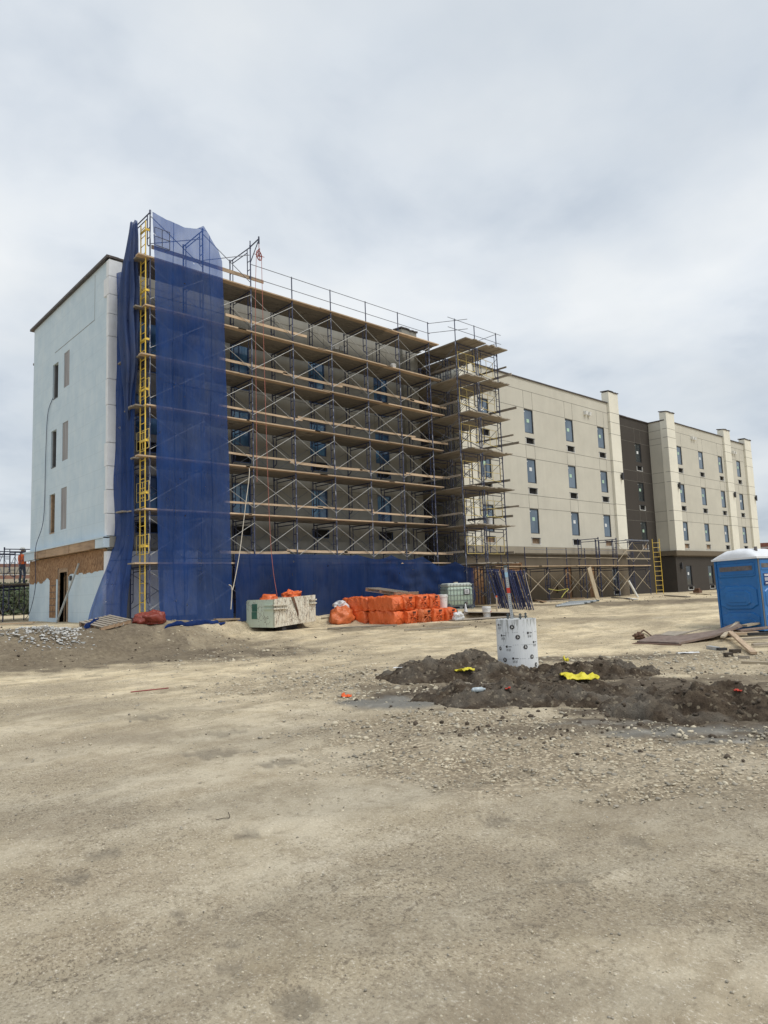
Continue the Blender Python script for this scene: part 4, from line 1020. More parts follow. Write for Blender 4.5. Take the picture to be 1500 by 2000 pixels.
def side_net(u, v):                      # u: wall corner -> ladder
    zt = lerp(12.9, 13.35, u) - .25*math.sin(u*math.pi)
    z = lerp(.86, zt, v)
    fl = (1-sstep(.0, .30, v))
    x = lerp(9.0, 9.18, u) - .95*fl**1.6*(1-u*.75)
    y = lerp(23.12, 21.95, u) - .55*fl**1.5*(1-u)*.6 + (.12 if v > .3 else .12*v/.3)*math.sin(u*5+v*9)*u*(1-u)
    fold = .045*math.sin(u*26+3*nz(v*4, u)) * (.5+.5*nz(v*3, 7)) + .05*nz(u*6, v*9, 3)
    return (x+fold, y+.4*fold, z)
o = MB().grid(side_net, 70, 130).build('debris_net', 'net_side', smooth=True); tag(o, 'blue net wrapping round the scaffold end and flaring out over the gable foot', 'debris net', 'blue debris nets on the scaffold')
def drape(u, v):                         # gathered curtain left of the ladder, closed cross-section
    z = lerp(7.55, 14.28, v); a = 2*math.pi*u
    r = pl([(0, .05), (.06, .18), (.2, .30), (.5, .44), (.72, .36), (.9, .22), (1, .14)], v)
    r *= 1+.28*math.sin(a*7+v*3+1.5*nz(v*5, 1))+.10*math.sin(a*13+v*8)
    cx = 9.13+.05*nz(v*3, 4); cy = 22.18+.10*nz(v*2.4, 9)-.30*sstep(.75, 1, v) + .1*(1-v)
    return (cx+.55*r*math.cos(a), cy+r*math.sin(a), z+.04*math.sin(a*3))
o = MB().grid(drape, 90, 90).build('debris_net', 'net_drape', smooth=True); tag(o, 'dark grey gathered net hanging in folds beside the top of the yellow ladder', 'debris net', 'blue debris nets on the scaffold')
def low_net(u, v):
    P = [(0, (12.45, 21.28)), (.86, (22.75, 21.28)), (.94, (23.30, 20.72)), (1.0, (23.78, 20.22))]
    x = pl([(a, b[0]) for a, b in P], u); y = pl([(a, b[1]) for a, b in P], u)
    zt = 3.06 - .20*abs(math.sin(u*math.pi*6.5))*sstep(.35, .6, u) - .30*sstep(.72, .9, u) - .1*sstep(.93, 1, u)
    z = lerp(.74, zt, v)
    k = sstep(.5, .62, u)
    f = .05*nz(u*14, v*2, 2)+.02*nz(u*40, v*3, 3) + k*(.07*math.sin((u*60+v*6)+2*nz(u*8, v*3))*(.3+.7*v)*.6 + .08*nz(u*12+v*3, v*5-u*6, 6))
    return (x, y+f-.05, z)
o = MB().grid(low_net, 260, 44).build('debris_net', 'net_low', smooth=True); tag(o, 'long low blue net along the foot of the scaffold behind the orange bundles', 'debris net', 'blue debris nets on the scaffold')
def heap_net(name, label, path, r, seed):
    def fn(u, v):
        a = 2*math.pi*u; x = pl([(t, p[0]) for t, p in path], v); y = pl([(t, p[1]) for t, p in path], v)
        e = math.sin(math.pi*min(1, max(0, v)))**.5; q = r*(.25+.75*e)*(1+.35*nz(v*9, a*.8, seed)+.18*nz(v*23, a*2, seed))
        return (x+q*math.cos(a)*.8, y+q*math.cos(a)*.8, gz(x, y)+max(-.02, q*.75*math.sin(a)+q*.35))
    o = MB().grid(fn, 22, 60).build(name, 'net_heap', smooth=True); return tag(o, label, 'netting')
def gp(px, py): p = G(px, py); return (p.x, p.y)
heap_net('fallen_net', 'bunched blue netting lying at the foot of the gable net by the pallet', [(0, gp(166, 1226)), (.5, gp(190, 1221)), (1, gp(218, 1219))], .17, 1)
heap_net('fallen_net', 'strip of blue netting trailing on the ground right of the red bags', [(0, gp(322, 1227)), (.4, gp(360, 1222)), (.7, gp(400, 1218)), (1, gp(440, 1217))], .11, 4)

# ------------------------------------------------------------------ rope pulley and ropes
hw = empty('rope_pulley', (13.35, 20.80, 13.98), 0, 'red rope wheel hanging from the hoist arm above the scaffold', 'pulley')
m = MB(); n = 26
for i in range(n):
    a, b = 2*math.pi*i/n, 2*math.pi*(i+1)/n; m.tube((.17*math.cos(a), 0, .17*math.sin(a)), (.17*math.cos(b), 0, .17*math.sin(b)), .022, 6)
for i in range(5):
    a = 2*math.pi*i/5; m.tube((0, 0, 0), (.17*math.cos(a), 0, .17*math.sin(a)), .014, 5)
wh = m.build('wheel', 'pulley_red', hw); wh.rotation_euler = (0, 0, R(25))
m = MB(); m.tube((0, -.04, -.03), (0, -.04, .24), .014, 5); m.tube((0, .04, -.03), (0, .04, .24), .014, 5); m.tube((0, -.05, .24), (0, .05, .24), .02); m.tube((0, 0, .24), (0, 0, .72), .012); m.tube((-.22, 0, 0), (.22, 0, 0), .012, 5)
m.build('bracket', 'pulley_red', hw)
def rope(name, pts, r, mname, label, cat='rope', n=5):
    P = [Vector(p) for p in pts]; Q = []
    for i in range(len(P)-1):
        p0, p1, p2, p3 = P[max(0, i-1)], P[i], P[i+1], P[min(len(P)-1, i+2)]
        for k in range(8):
            t = k/8; Q.append(.5*((2*p1)+(-p0+p2)*t+(2*p0-5*p1+4*p2-p3)*t*t+(-p0+3*p1-3*p2+p3)*t**3))
    Q.append(P[-1]); return tag(MB().poly(Q, r, n).build(name, mname), label, cat)
rope('hoist_rope', [(13.19, 20.73, 13.95), (13.22, 20.9, 12), (13.25, 21.0, 8), (13.27, 21.05, 5.6)], .010, 'rope_red', 'thin red rope falling from the left side of the rope pulley')
rope('hoist_rope', [(13.50, 20.87, 13.95), (13.50, 20.85, 12), (13.52, 20.80, 8), (13.56, 20.74, 4.2), (13.62, 20.68, 2.6), (13.75, 20.6, 1.45)], .010, 'rope_red', 'thin red rope falling from the rope pulley down to the dumpster')
p0 = AY(487, 925, 21.3); p1 = AY(478, 1000, 21.2); p2 = AY(468, 1080, 21.1); p3 = AY(456, 1145, 21.0); p4 = AY(453, 1150, 21.0); p5 = AY(451, 1190, 21.0)
rope('hanging_rope', [p0+Vector((0, .1, .3)), p0, p1, p2, p3, p4], .014, 'rope_white', 'frayed white rope looping from a scaffold deck to the edge of the tall net')
rope('hanging_rope', [AY(447, 1142, 21.02), p4, p5], .017, 'rope_white', 'loose white rope end dangling between the tall net and the low net')
hp = [Plane('y', GX-.03).P(29.0, 9.75), GABLE.P(29.55, 9.2, -.04), GABLE.P(29.72, 7.5, -.04), GABLE.P(29.8, 5, -.05), GABLE.P(29.95, 3.9, -.27), GABLE.P(30.0, 3.2, -.27), GABLE.P(30.2, 2.2, -.2), GABLE.P(30.8, 1.3, -.2), GABLE.P(31.3, .95, -.25)]
rope('air_hose', hp, .013, 'hose', 'dark blue hose hanging down the pale blue gable from an upper window', 'hose')
m = MB(); a, b = GABLE.P(25.55, 2.95, -.10), GABLE.P(26.75, .86, -.45); m.tube(a, b, .035, 6)
tag(m.build('leaning_pole', 'zinc_post'), 'grey steel pole leaning on the gable wall beside the open doorway', 'pole')

# ------------------------------------------------------------------ dumpster with rubbish
N0 = Vector((13.02, 19.75, 0)); dA = Vector((-.10, .995, 0)); dB = Vector((.97, .24, 0))
N0.z = .39+.13
dm = empty('dumpster', N0, 0, 'battered rusty hopper dumpster with one pale green end and a peeling white side', 'dumpster')
LA, LB, Hd = 1.75, 2.18, .93
def dp(a, b, z): return dA*a+dB*b+Vector((0, 0, z))
zt = [Hd, Hd, Hd, Hd]
m = MB()
# green end: outline with a sloped top corner
end = [(0, 0), (LA, .0), (LA-.0, Hd*.78), (LA-.35, Hd+.0), (0, Hd)]
v = [dp(a, 0, z) for a, z in end]; vi = [dp(a, .035, z) for a, z in end]
m.add(v+vi, [tuple(range(5)), tuple(range(9, 4, -1))]+[(i, (i+1) % 5, 5+(i+1) % 5, 5+i) for i in range(5)]); m.build('end_panel', 'dumpster_green', dm)
m = MB(); m.add([dp(0, 0, 0), dp(0, LB, .10), dp(0, LB, Hd+.10), dp(0, .45, Hd+.04), dp(0, 0, Hd), dp(.03, 0, 0), dp(.03, LB, .10), dp(.03, LB, Hd+.10), dp(.03, .45, Hd+.04), dp(.03, 0, Hd)],
    [(0, 1, 2, 3, 4), (9, 8, 7, 6, 5)]+[(i, (i+1) % 5, 5+(i+1) % 5, 5+i) for i in range(5)])
m.build('side_panel', 'dumpster_white', dm)
m = MB(); m.add([dp(LA, 0, 0), dp(LA, LB, .1), dp(LA, LB, Hd*.8), dp(LA, 0, Hd*.78)], [(0, 1, 2, 3)]); m.add([dp(0, LB, .1), dp(LA, LB, .1), dp(LA, LB, Hd*.85), dp(0, LB, Hd+.1)], [(3, 2, 1, 0)]); m.add([dp(0, 0, .01), dp(LA, 0, .01), dp(LA, LB, .11), dp(0, LB, .11)], [(0, 1, 2, 3)])
m.build('back_panel', 'rust', dm)
m = MB()
for z in (.62, .74):
    MB().obox(dp(-.05, .28, z), dB*.36, dA*.04, Vector((0, 0, .022))).build('side_rail', 'dumpster_white', dm); MB().obox(dp(-.05, LB-.18, z+.12), dB*.17, dA*.04, Vector((0, 0, .022))).build('side_rail', 'dumpster_white', dm)
    MB().obox(dp(.25, -.03, z), dA*.25, dB*.03, Vector((0, 0, .018))).build('end_rail', 'dumpster_green', dm)
m = MB(); m.obox(dp(1.02, -.008, .66), dA*.14, dB*.006, Vector((0, 0, .13))); m.obox(dp(1.04, -.008, .40), dA*.14, dB*.006, Vector((0, 0, .12))); m.build('paint_patch', 'green_patch', dm)
m = MB(); m.add([dp(-.006, .86, Hd+.06), dp(-.006, 1.02, Hd+.06), dp(-.05, 1.10, .72), dp(-.02, 1.24, .42), dp(-.012, 1.22, .25), dp(-.012, 1.12, .5), dp(-.06, 1.0, .72)], [(0, 1, 2, 6), (6, 2, 3, 5), (5, 3, 4)]); m.build('torn_flap', 'rust', dm)
m = MB(); m.obox(dp(.5, 1.0, -.06), dA*.12, dB*.55, Vector((0, 0, .06))); m.obox(dp(1.3, .7, -.06), dA*.12, dB*.5, Vector((0, 0, .06))); m.obox(dp(.35, .55, -.07), dA*.3, dB*.1, Vector((0, 0, .055))); m.build('skid', 'dark_steel', dm)
def lump(name, c, r, mname, label, cat, seed, sq=(1, 1, 1), rough=.25, n=26, parent=None, foot=False):
    def fn(u, v):
        a = 2*math.pi*u; b = math.pi*(v-.5); d = Vector((math.cos(b)*math.cos(a), math.cos(b)*math.sin(a), math.sin(b)))
        k = 1+rough*fbm(d.x*1.7+seed, d.y*1.7, d.z*1.7, 4)+.10*abs(nz(d.x*5+seed, d.y*5, d.z*5))
        z = d.z*k*r*sq[2]
        if foot: z = max(z, -r*sq[2]*.55)
        return (c[0]+d.x*k*r*sq[0], c[1]+d.y*k*r*sq[1], c[2]+z)
    o = MB().grid(fn, n*2, n).build(name, mname, parent, smooth=True)
    return tag(o, label, cat) if label else o
q = N0+dp(.75, .48, Hd-.02); lump('orange_wrap', q, .30, 'orange_tarp', 'crumpled orange wrap poking over the green end of the dumpster', 'plastic wrap', 2, (1, 1, .7))
q = N0+dp(.45, 1.35, Hd+.08); lump('orange_wrap', q, .34, 'orange_tarp', 'crumpled orange wrap poking over the white side of the dumpster', 'plastic wrap', 6, (1, 1.1, .55), .45)
q = N0+dp(.7, .95, Hd-.10); lump('rubbish_bag', q, .32, 'plank_grey', 'grey rubble heaped between the orange wraps in the dumpster', 'rubbish', 16, (1, 1.1, .55), .45)

# ------------------------------------------------------------------ orange wrapped insulation bundles
def bundle(P, dx, dy, dz, rz, label, mname='orange_tarp', seed=0, tie=False, mark=True, rough=.045, group='orange wrapped insulation bundles'):
    dx *= random.uniform(.95, 1.03); dz *= random.uniform(.96, 1.0); rz += R(random.uniform(-3, 3))
    root = empty('insulation_bundle', P, rz, label, 'insulation bundle', group)
    def fn(u, v):
        a = 2*math.pi*u; ca, sa = math.cos(a), math.sin(a); pw = .21
        sx = math.copysign(abs(ca)**pw, ca); sz = math.copysign(abs(sa)**pw, sa)
        t = (v-.5)*2; end = 1-abs(t)**22*.16 if abs(t) < .999 else .0
        w = rough*(fbm(sx*2+seed, t*3, sz*2, 4)*1.1 + 1.5*max(0, .35-abs(nz(sx*1.6+t*2.6+seed, sz*2-t*1.7, t*1.2)))-.3)
        bul = 1+.03*math.sin(math.pi*v)
        yy = t*dy/2*(1-.02*(abs(sx*sz)**.5)*(abs(t)**3))
        if abs(t) >= .999 and tie and t < 0: yy += .09
        return (sx*(dx/2*end*bul+w*end), yy+w*.8, dz/2+sz*(dz/2*end*bul+w*end)-(.03*abs(t)**3 if sz > 0 else 0))
    o = MB().grid(fn, 64, 40).build('wrap', mname, root, smooth=True)
    if tie:
        m = MB(); m.tube((0, -dy/2-.01, dz*.52), (0, -dy/2+.09, dz*.52), .05, 8, r2=.02)
        for k in range(9):
            a = 2*math.pi*k/9+seed; m.tube((0, -dy/2+.04, dz*.52), (math.cos(a)*dx*.42, -dy/2-.012, dz*.52+math.sin(a)*dz*.40), .022, 5, r2=.006)
        m.build('tied_end', mname, root, smooth=True)
        m = MB(); r_ = random.Random(seed)
        for k in range(4): x = -.07+.045*k; m.obox((x, -dy/2-.01, dz*(.82+.02*r_.random())), (.006, 0, 0), (0, .012, 0), (.01, 0, .04))
        m.obox((0, -dy/2-.012, dz*.68), (.055, 0, 0), (0, .012, 0), (0, 0, .007)); m.obox((0, -dy/2-.012, dz*.22), (.06, 0, .004), (0, .012, 0), (0, 0, .007)); m.obox((.01, -dy/2-.03, dz*.40), (-.03, 0, .03), (0, .012, 0), (.004, 0, .006))
        m.build('printing', 'black_print', root)
    return root
BP = G(772, 1221); BZ = BP.z-.02; bdx, bdy, bdz = .57, 1.34, .53
byaw = R(5)
def bpos(i, j, k, off=0):
    v = Vector((.28+i*.585, .70+j*1.38+off, 0)); v.rotate(Euler((0, 0, byaw))); return (BP.x+v.x, BP.y+v.y, BZ+k*.515)
LBL = {(0, 0, 0): 'orange bundle at the near corner of the bottom row, long side towards dumpster', (0, 1, 0): 'bottom row orange bundle with rounded end next to the slumped orange sack',
       (0, 0, 1): 'orange bundle at the near corner of the top row under the wooden pallet', (0, 1, 1): 'top row orange bundle at the dumpster end of the stack',
       (1, 0, 0): 'tied orange bundle second from the near corner in the bottom row', (1, 0, 1): 'tied orange bundle with black printing, second from the near corner in the top row',
       (2, 0, 1): 'tied orange bundle third from the near corner in the top row', (3, 0, 1): 'tied orange bundle at the bucket end of the top row', (3, 0, 0): 'tied orange bundle at the bottom of the bucket end behind the ragged one',
       (4, 0, 0): 'orange bundle at the far end of the bottom row carrying the white bucket'}
for (i, j, k), lab in LBL.items():
    bundle(bpos(i, j, k, (-.16*i if k == 0 else -.10*i)+random.uniform(-.03, .03)), bdx, bdy, bdz, byaw+R(random.uniform(-2, 2)), lab, seed=i*3.1+j*1.7+k*5.3, tie=(i > 0 and j == 0) or (i == 0 and j == 0 and False))
p = bpos(2, 0, 0, -.42); bundle(p, .74, 1.2, .54, byaw+R(8), 'ragged torn orange bundle bulging out of the bottom row', 'orange_worn', seed=4.4, tie=True, rough=.07)
q = G(662, 1218); lump('slumped_sack', (q.x+.2, q.y+.1, q.z+.21), .43, 'orange_worn', 'slumped orange sack at the dumpster end of the bundle stack', 'sack', 11, (1.15, .9, .95), .30, foot=True)
q2 = Vector(bpos(-.3, 1.6, .78)); lump('white_sack', (q.x+.35, q.y+.3, q.z+.62), .27, 'white_bag', 'crumpled white sack on top of the slumped orange sack', 'sack', 21, (1, 1, .75), .35)
# wooden pallets
def pallet(P, rz, label, tilt=0, L_=1.15, W_=.95, group='wooden pallets'):
    root = empty('wooden_pallet', P, rz, label, 'pallet', group); root.rotation_euler = (tilt, 0, rz)
    m = MB()
    for y in (-W_/2+.045, 0, W_/2-.045): m.box((-L_/2, y-.04, .02), (L_/2, y+.04, .11))
    m.build('stringer', 'lumber_edge', root)
    m = MB()
    for k in range(7): x = -L_/2+.05+k*(L_-.1)/6; m.box((x-.052, -W_/2, .112), (x+.052, W_/2, .132))
    m.build('top_board', 'plank_grey', root)
    m = MB()
    for k in (-1, 0, 1): m.box((k*(L_/2-.06)-.05, -W_/2, 0), (k*(L_/2-.06)+.05, W_/2, .018))
    m.build('bottom_board', 'plank_grey', root); return root
v = Vector(bpos(1.6, .6, 2)); pallet((v.x+.15, v.y+.1, v.z+.12), byaw+R(20), 'weathered wooden pallet tilted on top of the orange bundles', R(9), 1.25, 1.25)
v = Vector(bpos(3.0, .55, 2)); pallet((v.x, v.y, v.z+.0), byaw-R(6), 'smaller wooden pallet lying flat behind the tilted one on the bundles', 0, .95, 1.0)
v = G(214, 1225); p = pallet((v.x, v.y+.3, v.z+.06), R(30), 'brown wooden pallet tilted on the mud at the foot of the blue net', 0, 1.1, .9); p.rotation_euler = (R(10), R(-8), R(20))
v = G(237, 1224); m = MB(); m.tube((v.x, v.y, v.z+.09), (v.x+.3, v.y+.8, v.z+.09), .075, 14); m.tube((v.x-.004, v.y-.012, v.z+.09), (v.x-.002, v.y-.005, v.z+.09), .055, 14, 1); tag(m.build('plastic_pipe', ['pvc', 'void']), 'short white plastic pipe beside the pallet at the blue net', 'pipe')
v = G(298, 1222); lump('sand_bag', (v.x+.12, v.y+.15, v.z+.18), .34, 'red_bag', 'large dark red bag at the foot of the yellow ladder', 'bag', 31, (1.0, .8, .75), .3, foot=True)
v = G(288, 1221); lump('sand_bag', (v.x-.05, v.y+.25, v.z+.16), .28, 'red_bag', 'smaller dark red bag behind the foot of the yellow ladder', 'bag', 41, (.9, .8, .8), .3, foot=True)

# ------------------------------------------------------------------ buckets, tote
def bucket(P, label, mname='bucket_white', s=1.0, rz=0, lid=False):
    root = empty('plastic_bucket', P, rz, label, 'bucket')
    m = MB(); m.lathe([(.125*s, 0), (.148*s, .30*s), (.158*s, .30*s), (.158*s, .325*s), (.148*s, .325*s), (.152*s, .36*s), (.142*s, .37*s), (.138*s, .345*s), (.01, .33*s if lid else .05*s)], 20, caps=False); m.face(range(19, -1, -1))
    m.build('shell', mname, root, smooth=False)
    h = MB(); pts = [(.155*s*math.cos(a), -.155*s*math.sin(a)*.8, .31*s-.11*s*math.sin(a)) for a in [math.pi*k/10 for k in range(11)]]; h.poly(pts, .005, 4); h.build('handle', 'galvanised', root)
    return root
def text_strokes(m, o, ux, uz, w_, h, rows, n, seed, out):
    r_ = random.Random(seed)
    for k in range(rows):
        x = 0
        while x < w_:
            l = w_/n*r_.uniform(.5, 1.2)
            if x+l > w_: break
            c = Vector(o)+Vector(ux)*(x+l/2)+Vector(uz)*(h*(k+.5)/rows); m.obox(c, Vector(ux)*l*.36, Vector(out)*.002, Vector(uz)*h/rows*.32); x += l
v = Vector(bpos(4.22, -.12, 1, -.55)); b_ = bucket(v, 'square white bucket standing on the end of the orange bundles', s=1.35, lid=True)
v = G(951, 1206); b_ = bucket(v, 'white bucket with a red label standing on the grey boards', s=1.15, rz=R(20)); m = MB(); m.obox((.02, -.172, .22), (.035, .006, 0), (-.001, .006, 0), (0, 0, .03)); m.build('label', 'red_paint', b_)
v = G(899, 1213); lump('white_sack', (v.x, v.y+.1, v.z+.14), .22, 'white_bag', 'crumpled white plastic sack in front of the liquid tote', 'sack', 51, (.9, .9, .9), .4, foot=True)
v = G(880, 1209); lump('black_sack', (v.x+.15, v.y+.35, v.z+.22), .36, 'black_bag', 'dark grey plastic sheeting bundled beside the end of the orange bundles', 'sheeting', 61, (1.2, 1, .75), .45, foot=True)
v = G(910, 1200); m = MB().lathe([(.10, 0), (.085, .1), (.04, .28), (.015, .42)], 12, (v.x, v.y, v.z)); tag(m.build('hanging_sack', 'white_bag', smooth=True), 'thin white sack hanging below the valve of the liquid tote', 'sack')
TC = G(895, 1190); TC += FWV*.55; trz = R(47.4-90+16); TC.z = gz(TC.x, TC.y)
tt = empty('liquid_tote', TC, trz, 'caged plastic liquid tote of pale green liquid on a steel pallet', 'liquid tote')
W2, D2 = .56, .47
def rbox(hx, hy, z0, z1, r, m, n=5, mi=0):
    ring = []
    for cx, cy, a0 in ((hx-r, hy-r, 0), (-hx+r, hy-r, 90), (-hx+r, -hy+r, 180), (hx-r, -hy+r, 270)):
        for k in range(n+1): a = R(a0+90*k/n); ring.append((cx+r*math.cos(a), cy+r*math.sin(a)))
    L_ = len(ring); prof = [(-.06, z0), (0, z0+.06), (0, z1-.09), (-.03, z1-.03), (-.09, z1)]; o = len(m.v)
    for ins, z in prof:
        for x, y in ring: m.v.append((x*(1+ins/hx), y*(1+ins/hy), z))
    for k in range(len(prof)-1):
        for i in range(L_): m.face((o+k*L_+i, o+k*L_+(i+1) % L_, o+(k+1)*L_+(i+1) % L_, o+(k+1)*L_+i), mi)
    m.face([o+i for i in range(L_-1, -1, -1)], mi); m.face([o+(len(prof)-1)*L_+i for i in range(L_)], mi)
m = MB(); rbox(W2, D2, .14, .93, .09, m); m.build('tank', 'tank_plastic', tt, smooth=True)
m = MB(); rbox(W2-.002, D2-.002, .90, 1.07, .09, m); m.build('tank_top', 'tank_upper', tt, smooth=True)
m = MB(); m.lathe([(.09, 1.06), (.09, 1.11), (.02, 1.115)], 14, (0, 0, 0)); m.build('filler_cap', 'rope_white', tt)
m = MB(); g_ = .012
for k in range(9):
    x = -W2-.01+(2*W2+.02)*k/8
    for y in (-D2-.02, D2+.02): m.tube((x, y, .14), (x, y, 1.04), .008, 5)
for k in range(7):
    y = -D2-.01+(2*D2+.02)*k/6
    for x in (-W2-.02, W2+.02): m.tube((x, y, .14), (x, y, 1.04), .008, 5)
for z in (.16, .36, .58, .80, 1.02):
    for y in (-D2-.02, D2+.02): m.tube((-W2-.02, y, z), (W2+.02, y, z), .010, 5)
    for x in (-W2-.02, W2+.02): m.tube((x, -D2-.02, z), (x, D2+.02, z), .010, 5)
m.build('cage', 'cage_steel', tt)
m = MB()
for y in (-D2, 0, D2): m.box((-W2, y-.04, 0), (W2, y+.04, .03)); m.box((-W2, y-.03, .03), (-W2+.1, y+.03, .10)); m.box((-.06, y-.03, .03), (.06, y+.03, .10)); m.box((W2-.1, y-.03, .03), (W2, y+.03, .10))
m.box((-W2-.01, -D2-.01, .10), (W2+.01, D2+.01, .13)); m.build('pallet_base', 'cage_steel', tt)
m = MB(); m.box((.14, -D2-.05, .60), (.40, -D2-.035, .82)); m.build('label_backing', 'dark_steel', tt); m = MB(); m.box((.17, -D2-.058, .62), (.37, -D2-.052, .80)); lp = m.build('label', 'sign_white', tt)
m = MB(); text_strokes(m, (.19, -D2-.060, .64), (1, 0, 0), (0, 0, 1), .16, .13, 3, 5, 3, (0, -1, 0)); m.build('printing', 'cage_steel', lp)
m = MB(); m.tube((.22, -D2+.02, .24), (.22, -D2-.10, .22), .05, 10); m.box((.19, -D2-.12, .21), (.25, -D2-.06, .30)); m.build('valve', 'vent_dark', tt)

# ------------------------------------------------------------------ stack of leaning scaffold frames
sb = G(1003, 1189); fl = frame_mb(1.2, 1.62, .028).build('stacked_frame', 'frame_stack_blue')
fl2_ = frame_mb(1.2, 1.62, .022).build('stacked_frame', ['plank_pale', 'frame_stack_blue']); fl2 = fl2_
NF = 17; FL = ['first', 'second', 'third', 'fourth', 'fifth', 'sixth', 'seventh', 'eighth', 'ninth', 'tenth', 'eleventh', 'twelfth', 'thirteenth', 'fourteenth']
for k in range(NF):
    P = sb + RTV*(-.62+1.42*k/(NF-1)) + FWV*random.uniform(-.1, .1); P.z = gz(P.x, P.y)
    o = fl if k == 0 else (fl2 if k == 1 else dup(fl2 if k % 3 == 1 else fl))
    ml = Matrix((FWV, -RTV, Vector((0, 0, 1)))).transposed()   # local x -> away? columns are the axes of the frame
    lean = R(13+random.uniform(-2.5, 2.5))
    xax = RTV*math.cos(lean)+Vector((0, 0, 1))*math.sin(lean); zax = -RTV*math.sin(lean)+Vector((0, 0, 1))*math.cos(lean)
    tw = R(random.uniform(-5, 5)-14); yax = FWV.copy(); xax.rotate(Euler((0, 0, tw))); zax.rotate(Euler((0, 0, tw))); yax.rotate(Euler((0, 0, tw)))
    mm = Matrix((xax, yax, zax)).transposed().to_4x4(); mm.translation = P
    o.matrix_world = mm
    tag(o, 'blue scaffold frame leaning in the dense stack behind the steel post' if 0 < k < NF-1 else ('blue scaffold frame at the tote end of the leaning stack' if k == 0 else 'blue scaffold frame with rungs showing at the plywood end of the leaning stack'), 'scaffold frame', 'blue scaffold frames leaning in a stack')
v = G(971, 1194); m = MB(); m.box((-.02, -.02, 0), (.02, .02, .62)); st_ = m.build('wooden_stake', 'plank_pale', loc=v); tag(st_, 'thin pale wooden stake with an orange tip beside the stacked frames', 'stake'); m = MB(); m.box((-.022, -.022, .55), (.022, .022, .625)); m.build('painted_tip', 'cap_orange', st_)

# ------------------------------------------------------------------ boards, planks and pipes on the ground
def plank(name, pa_, pb_, wd, t, mname, label, cat='plank', dz=0.0, dz2=None, sag=0, group=None, roll=0):
    a, b = Vector(pa_), Vector(pb_); a.z += dz; b.z += dz if dz2 is None else dz2
    d = b-a; ln = d.length; x = d.normalized(); y = Vector((0, 0, 1)).cross(x).normalized(); z = x.cross(y)
    if roll: 
        q = Matrix.Rotation(roll, 3, x); y = q@y; z = q@z
    o = plank_mb(ln, wd, t, sag).build(name, mname); mm = Matrix((x, y, z)).transposed().to_4x4(); mm.translation = a-y*wd/2; o.matrix_world = mm
    return tag(o, label, cat, group)
plank('plywood_sheet', G(905, 1197), G(1002, 1198), 1.3, .02, 'plank_grey', 'grey plywood sheet on the ground behind the white bucket', 'board', .03)
plank('plywood_sheet', G(880, 1213), G(1020, 1204), .7, .02, 'plank_grey', 'long grey board on the ground under the white bucket', 'board', .02)
plank('timber_board', G(640, 1229), G(775, 1222), .12, .04, 'plank_grey', 'weathered board on the ground in front of the orange bundles', 'board', .01)
plank('timber_board', G(628, 1209), G(680, 1206), .16, .04, 'plank_pale', 'pale board on the ground between the dumpster and the bundles', 'board', .02)
plank('timber_board', G(420, 1213), G(466, 1212), .14, .05, 'plank', 'tan board lying at the foot of the tall net', 'board', .03)
plank('timber_board', G(0, 1222), G(66, 1219), .25, .05, 'plank', 'tan plank lying on the mud before the far end of the gable', 'board', .03)
for k, (a, b, c, d, w_, dz, mn) in enumerate(((1046, 1172, 1140, 1167, .25, .12, 'plank'), (1060, 1173, 1142, 1171, .25, .06, 'plank'), (1048, 1177, 1120, 1173, .25, .02, 'plank_grey'), (1082, 1170, 1136, 1165, .2, .17, 'plank_pale'), (1043, 1174, 1064, 1178, .2, .05, 'lumber_edge'))):
    plank('timber_plank', G(a, b), G(c, d), w_, .045, mn, ['top tan plank of the loose pile under the low scaffold', 'second tan plank of the loose pile under the low scaffold', 'grey plank at the bottom of the loose pile under the low scaffold', 'pale plank lying across the loose pile under the low scaffold', 'short brown plank end beside the loose pile under the low scaffold'][k], 'plank', dz)
for k in range(6):
    a = G(1086+k*5, 1186-k*1.6); b = G(1140+k*6, 1181-k*1.2)
    tag(MB().tube(a+Vector((0, 0, .05)), b+Vector((0, 0, .05)), .045, 7).build('steel_tube', 'bolt_steel' if k % 2 else 'zinc_post'), ('grey steel tube in the bundle lying in front of the low scaffold' if k % 2 == 0 else 'dark steel tube in the bundle lying in front of the low scaffold'), 'tube', 'steel tubes bundled on the ground')
a = G(1168, 1169); b = AY(1151, 1109, 21.2); plank('leaning_plank', a, b, .28, .05, 'plank_pale', 'long pale plank leaning against the deck of the low scaffold', 'plank', 0, 0, roll=R(70))
v = G(1171, 1160); bucket(v, 'blue bucket behind the leaning plank under the low scaffold', 'bucket_blue', 1.3)
a = G(1246, 1167); m = MB().tube(a, a+Vector((-.25, .35, .95)), .06, 10); tag(m.build('plastic_pipe', 'pvc'), 'white plastic pipe standing askew under the low scaffold near its far ladder', 'pipe')
rope('caution_tape', [AY(1071, 1150, 21.3), AY(1090, 1153, 21.3), AY(1110, 1150, 21.3), AY(1103, 1158, 21.1), AY(1097, 1167, 20.9)], .016, 'yellow_tape', 'yellow tape strung between posts of the low scaffold', 'tape', 4)
v = G(1375, 1158); m = MB(); m.box((-.22, -.2, 0), (.22, .2, .18)); m.box((-.14, -.15, .18), (.08, .15, .30)); m.tube((-.2, 0, .25), (.3, 0, .3), .03, 6); tag(m.build('pump_engine', 'rust', loc=v+Vector((0, .4, 0))), 'small rusty machine by the brown wall left of the toilet', 'machine')
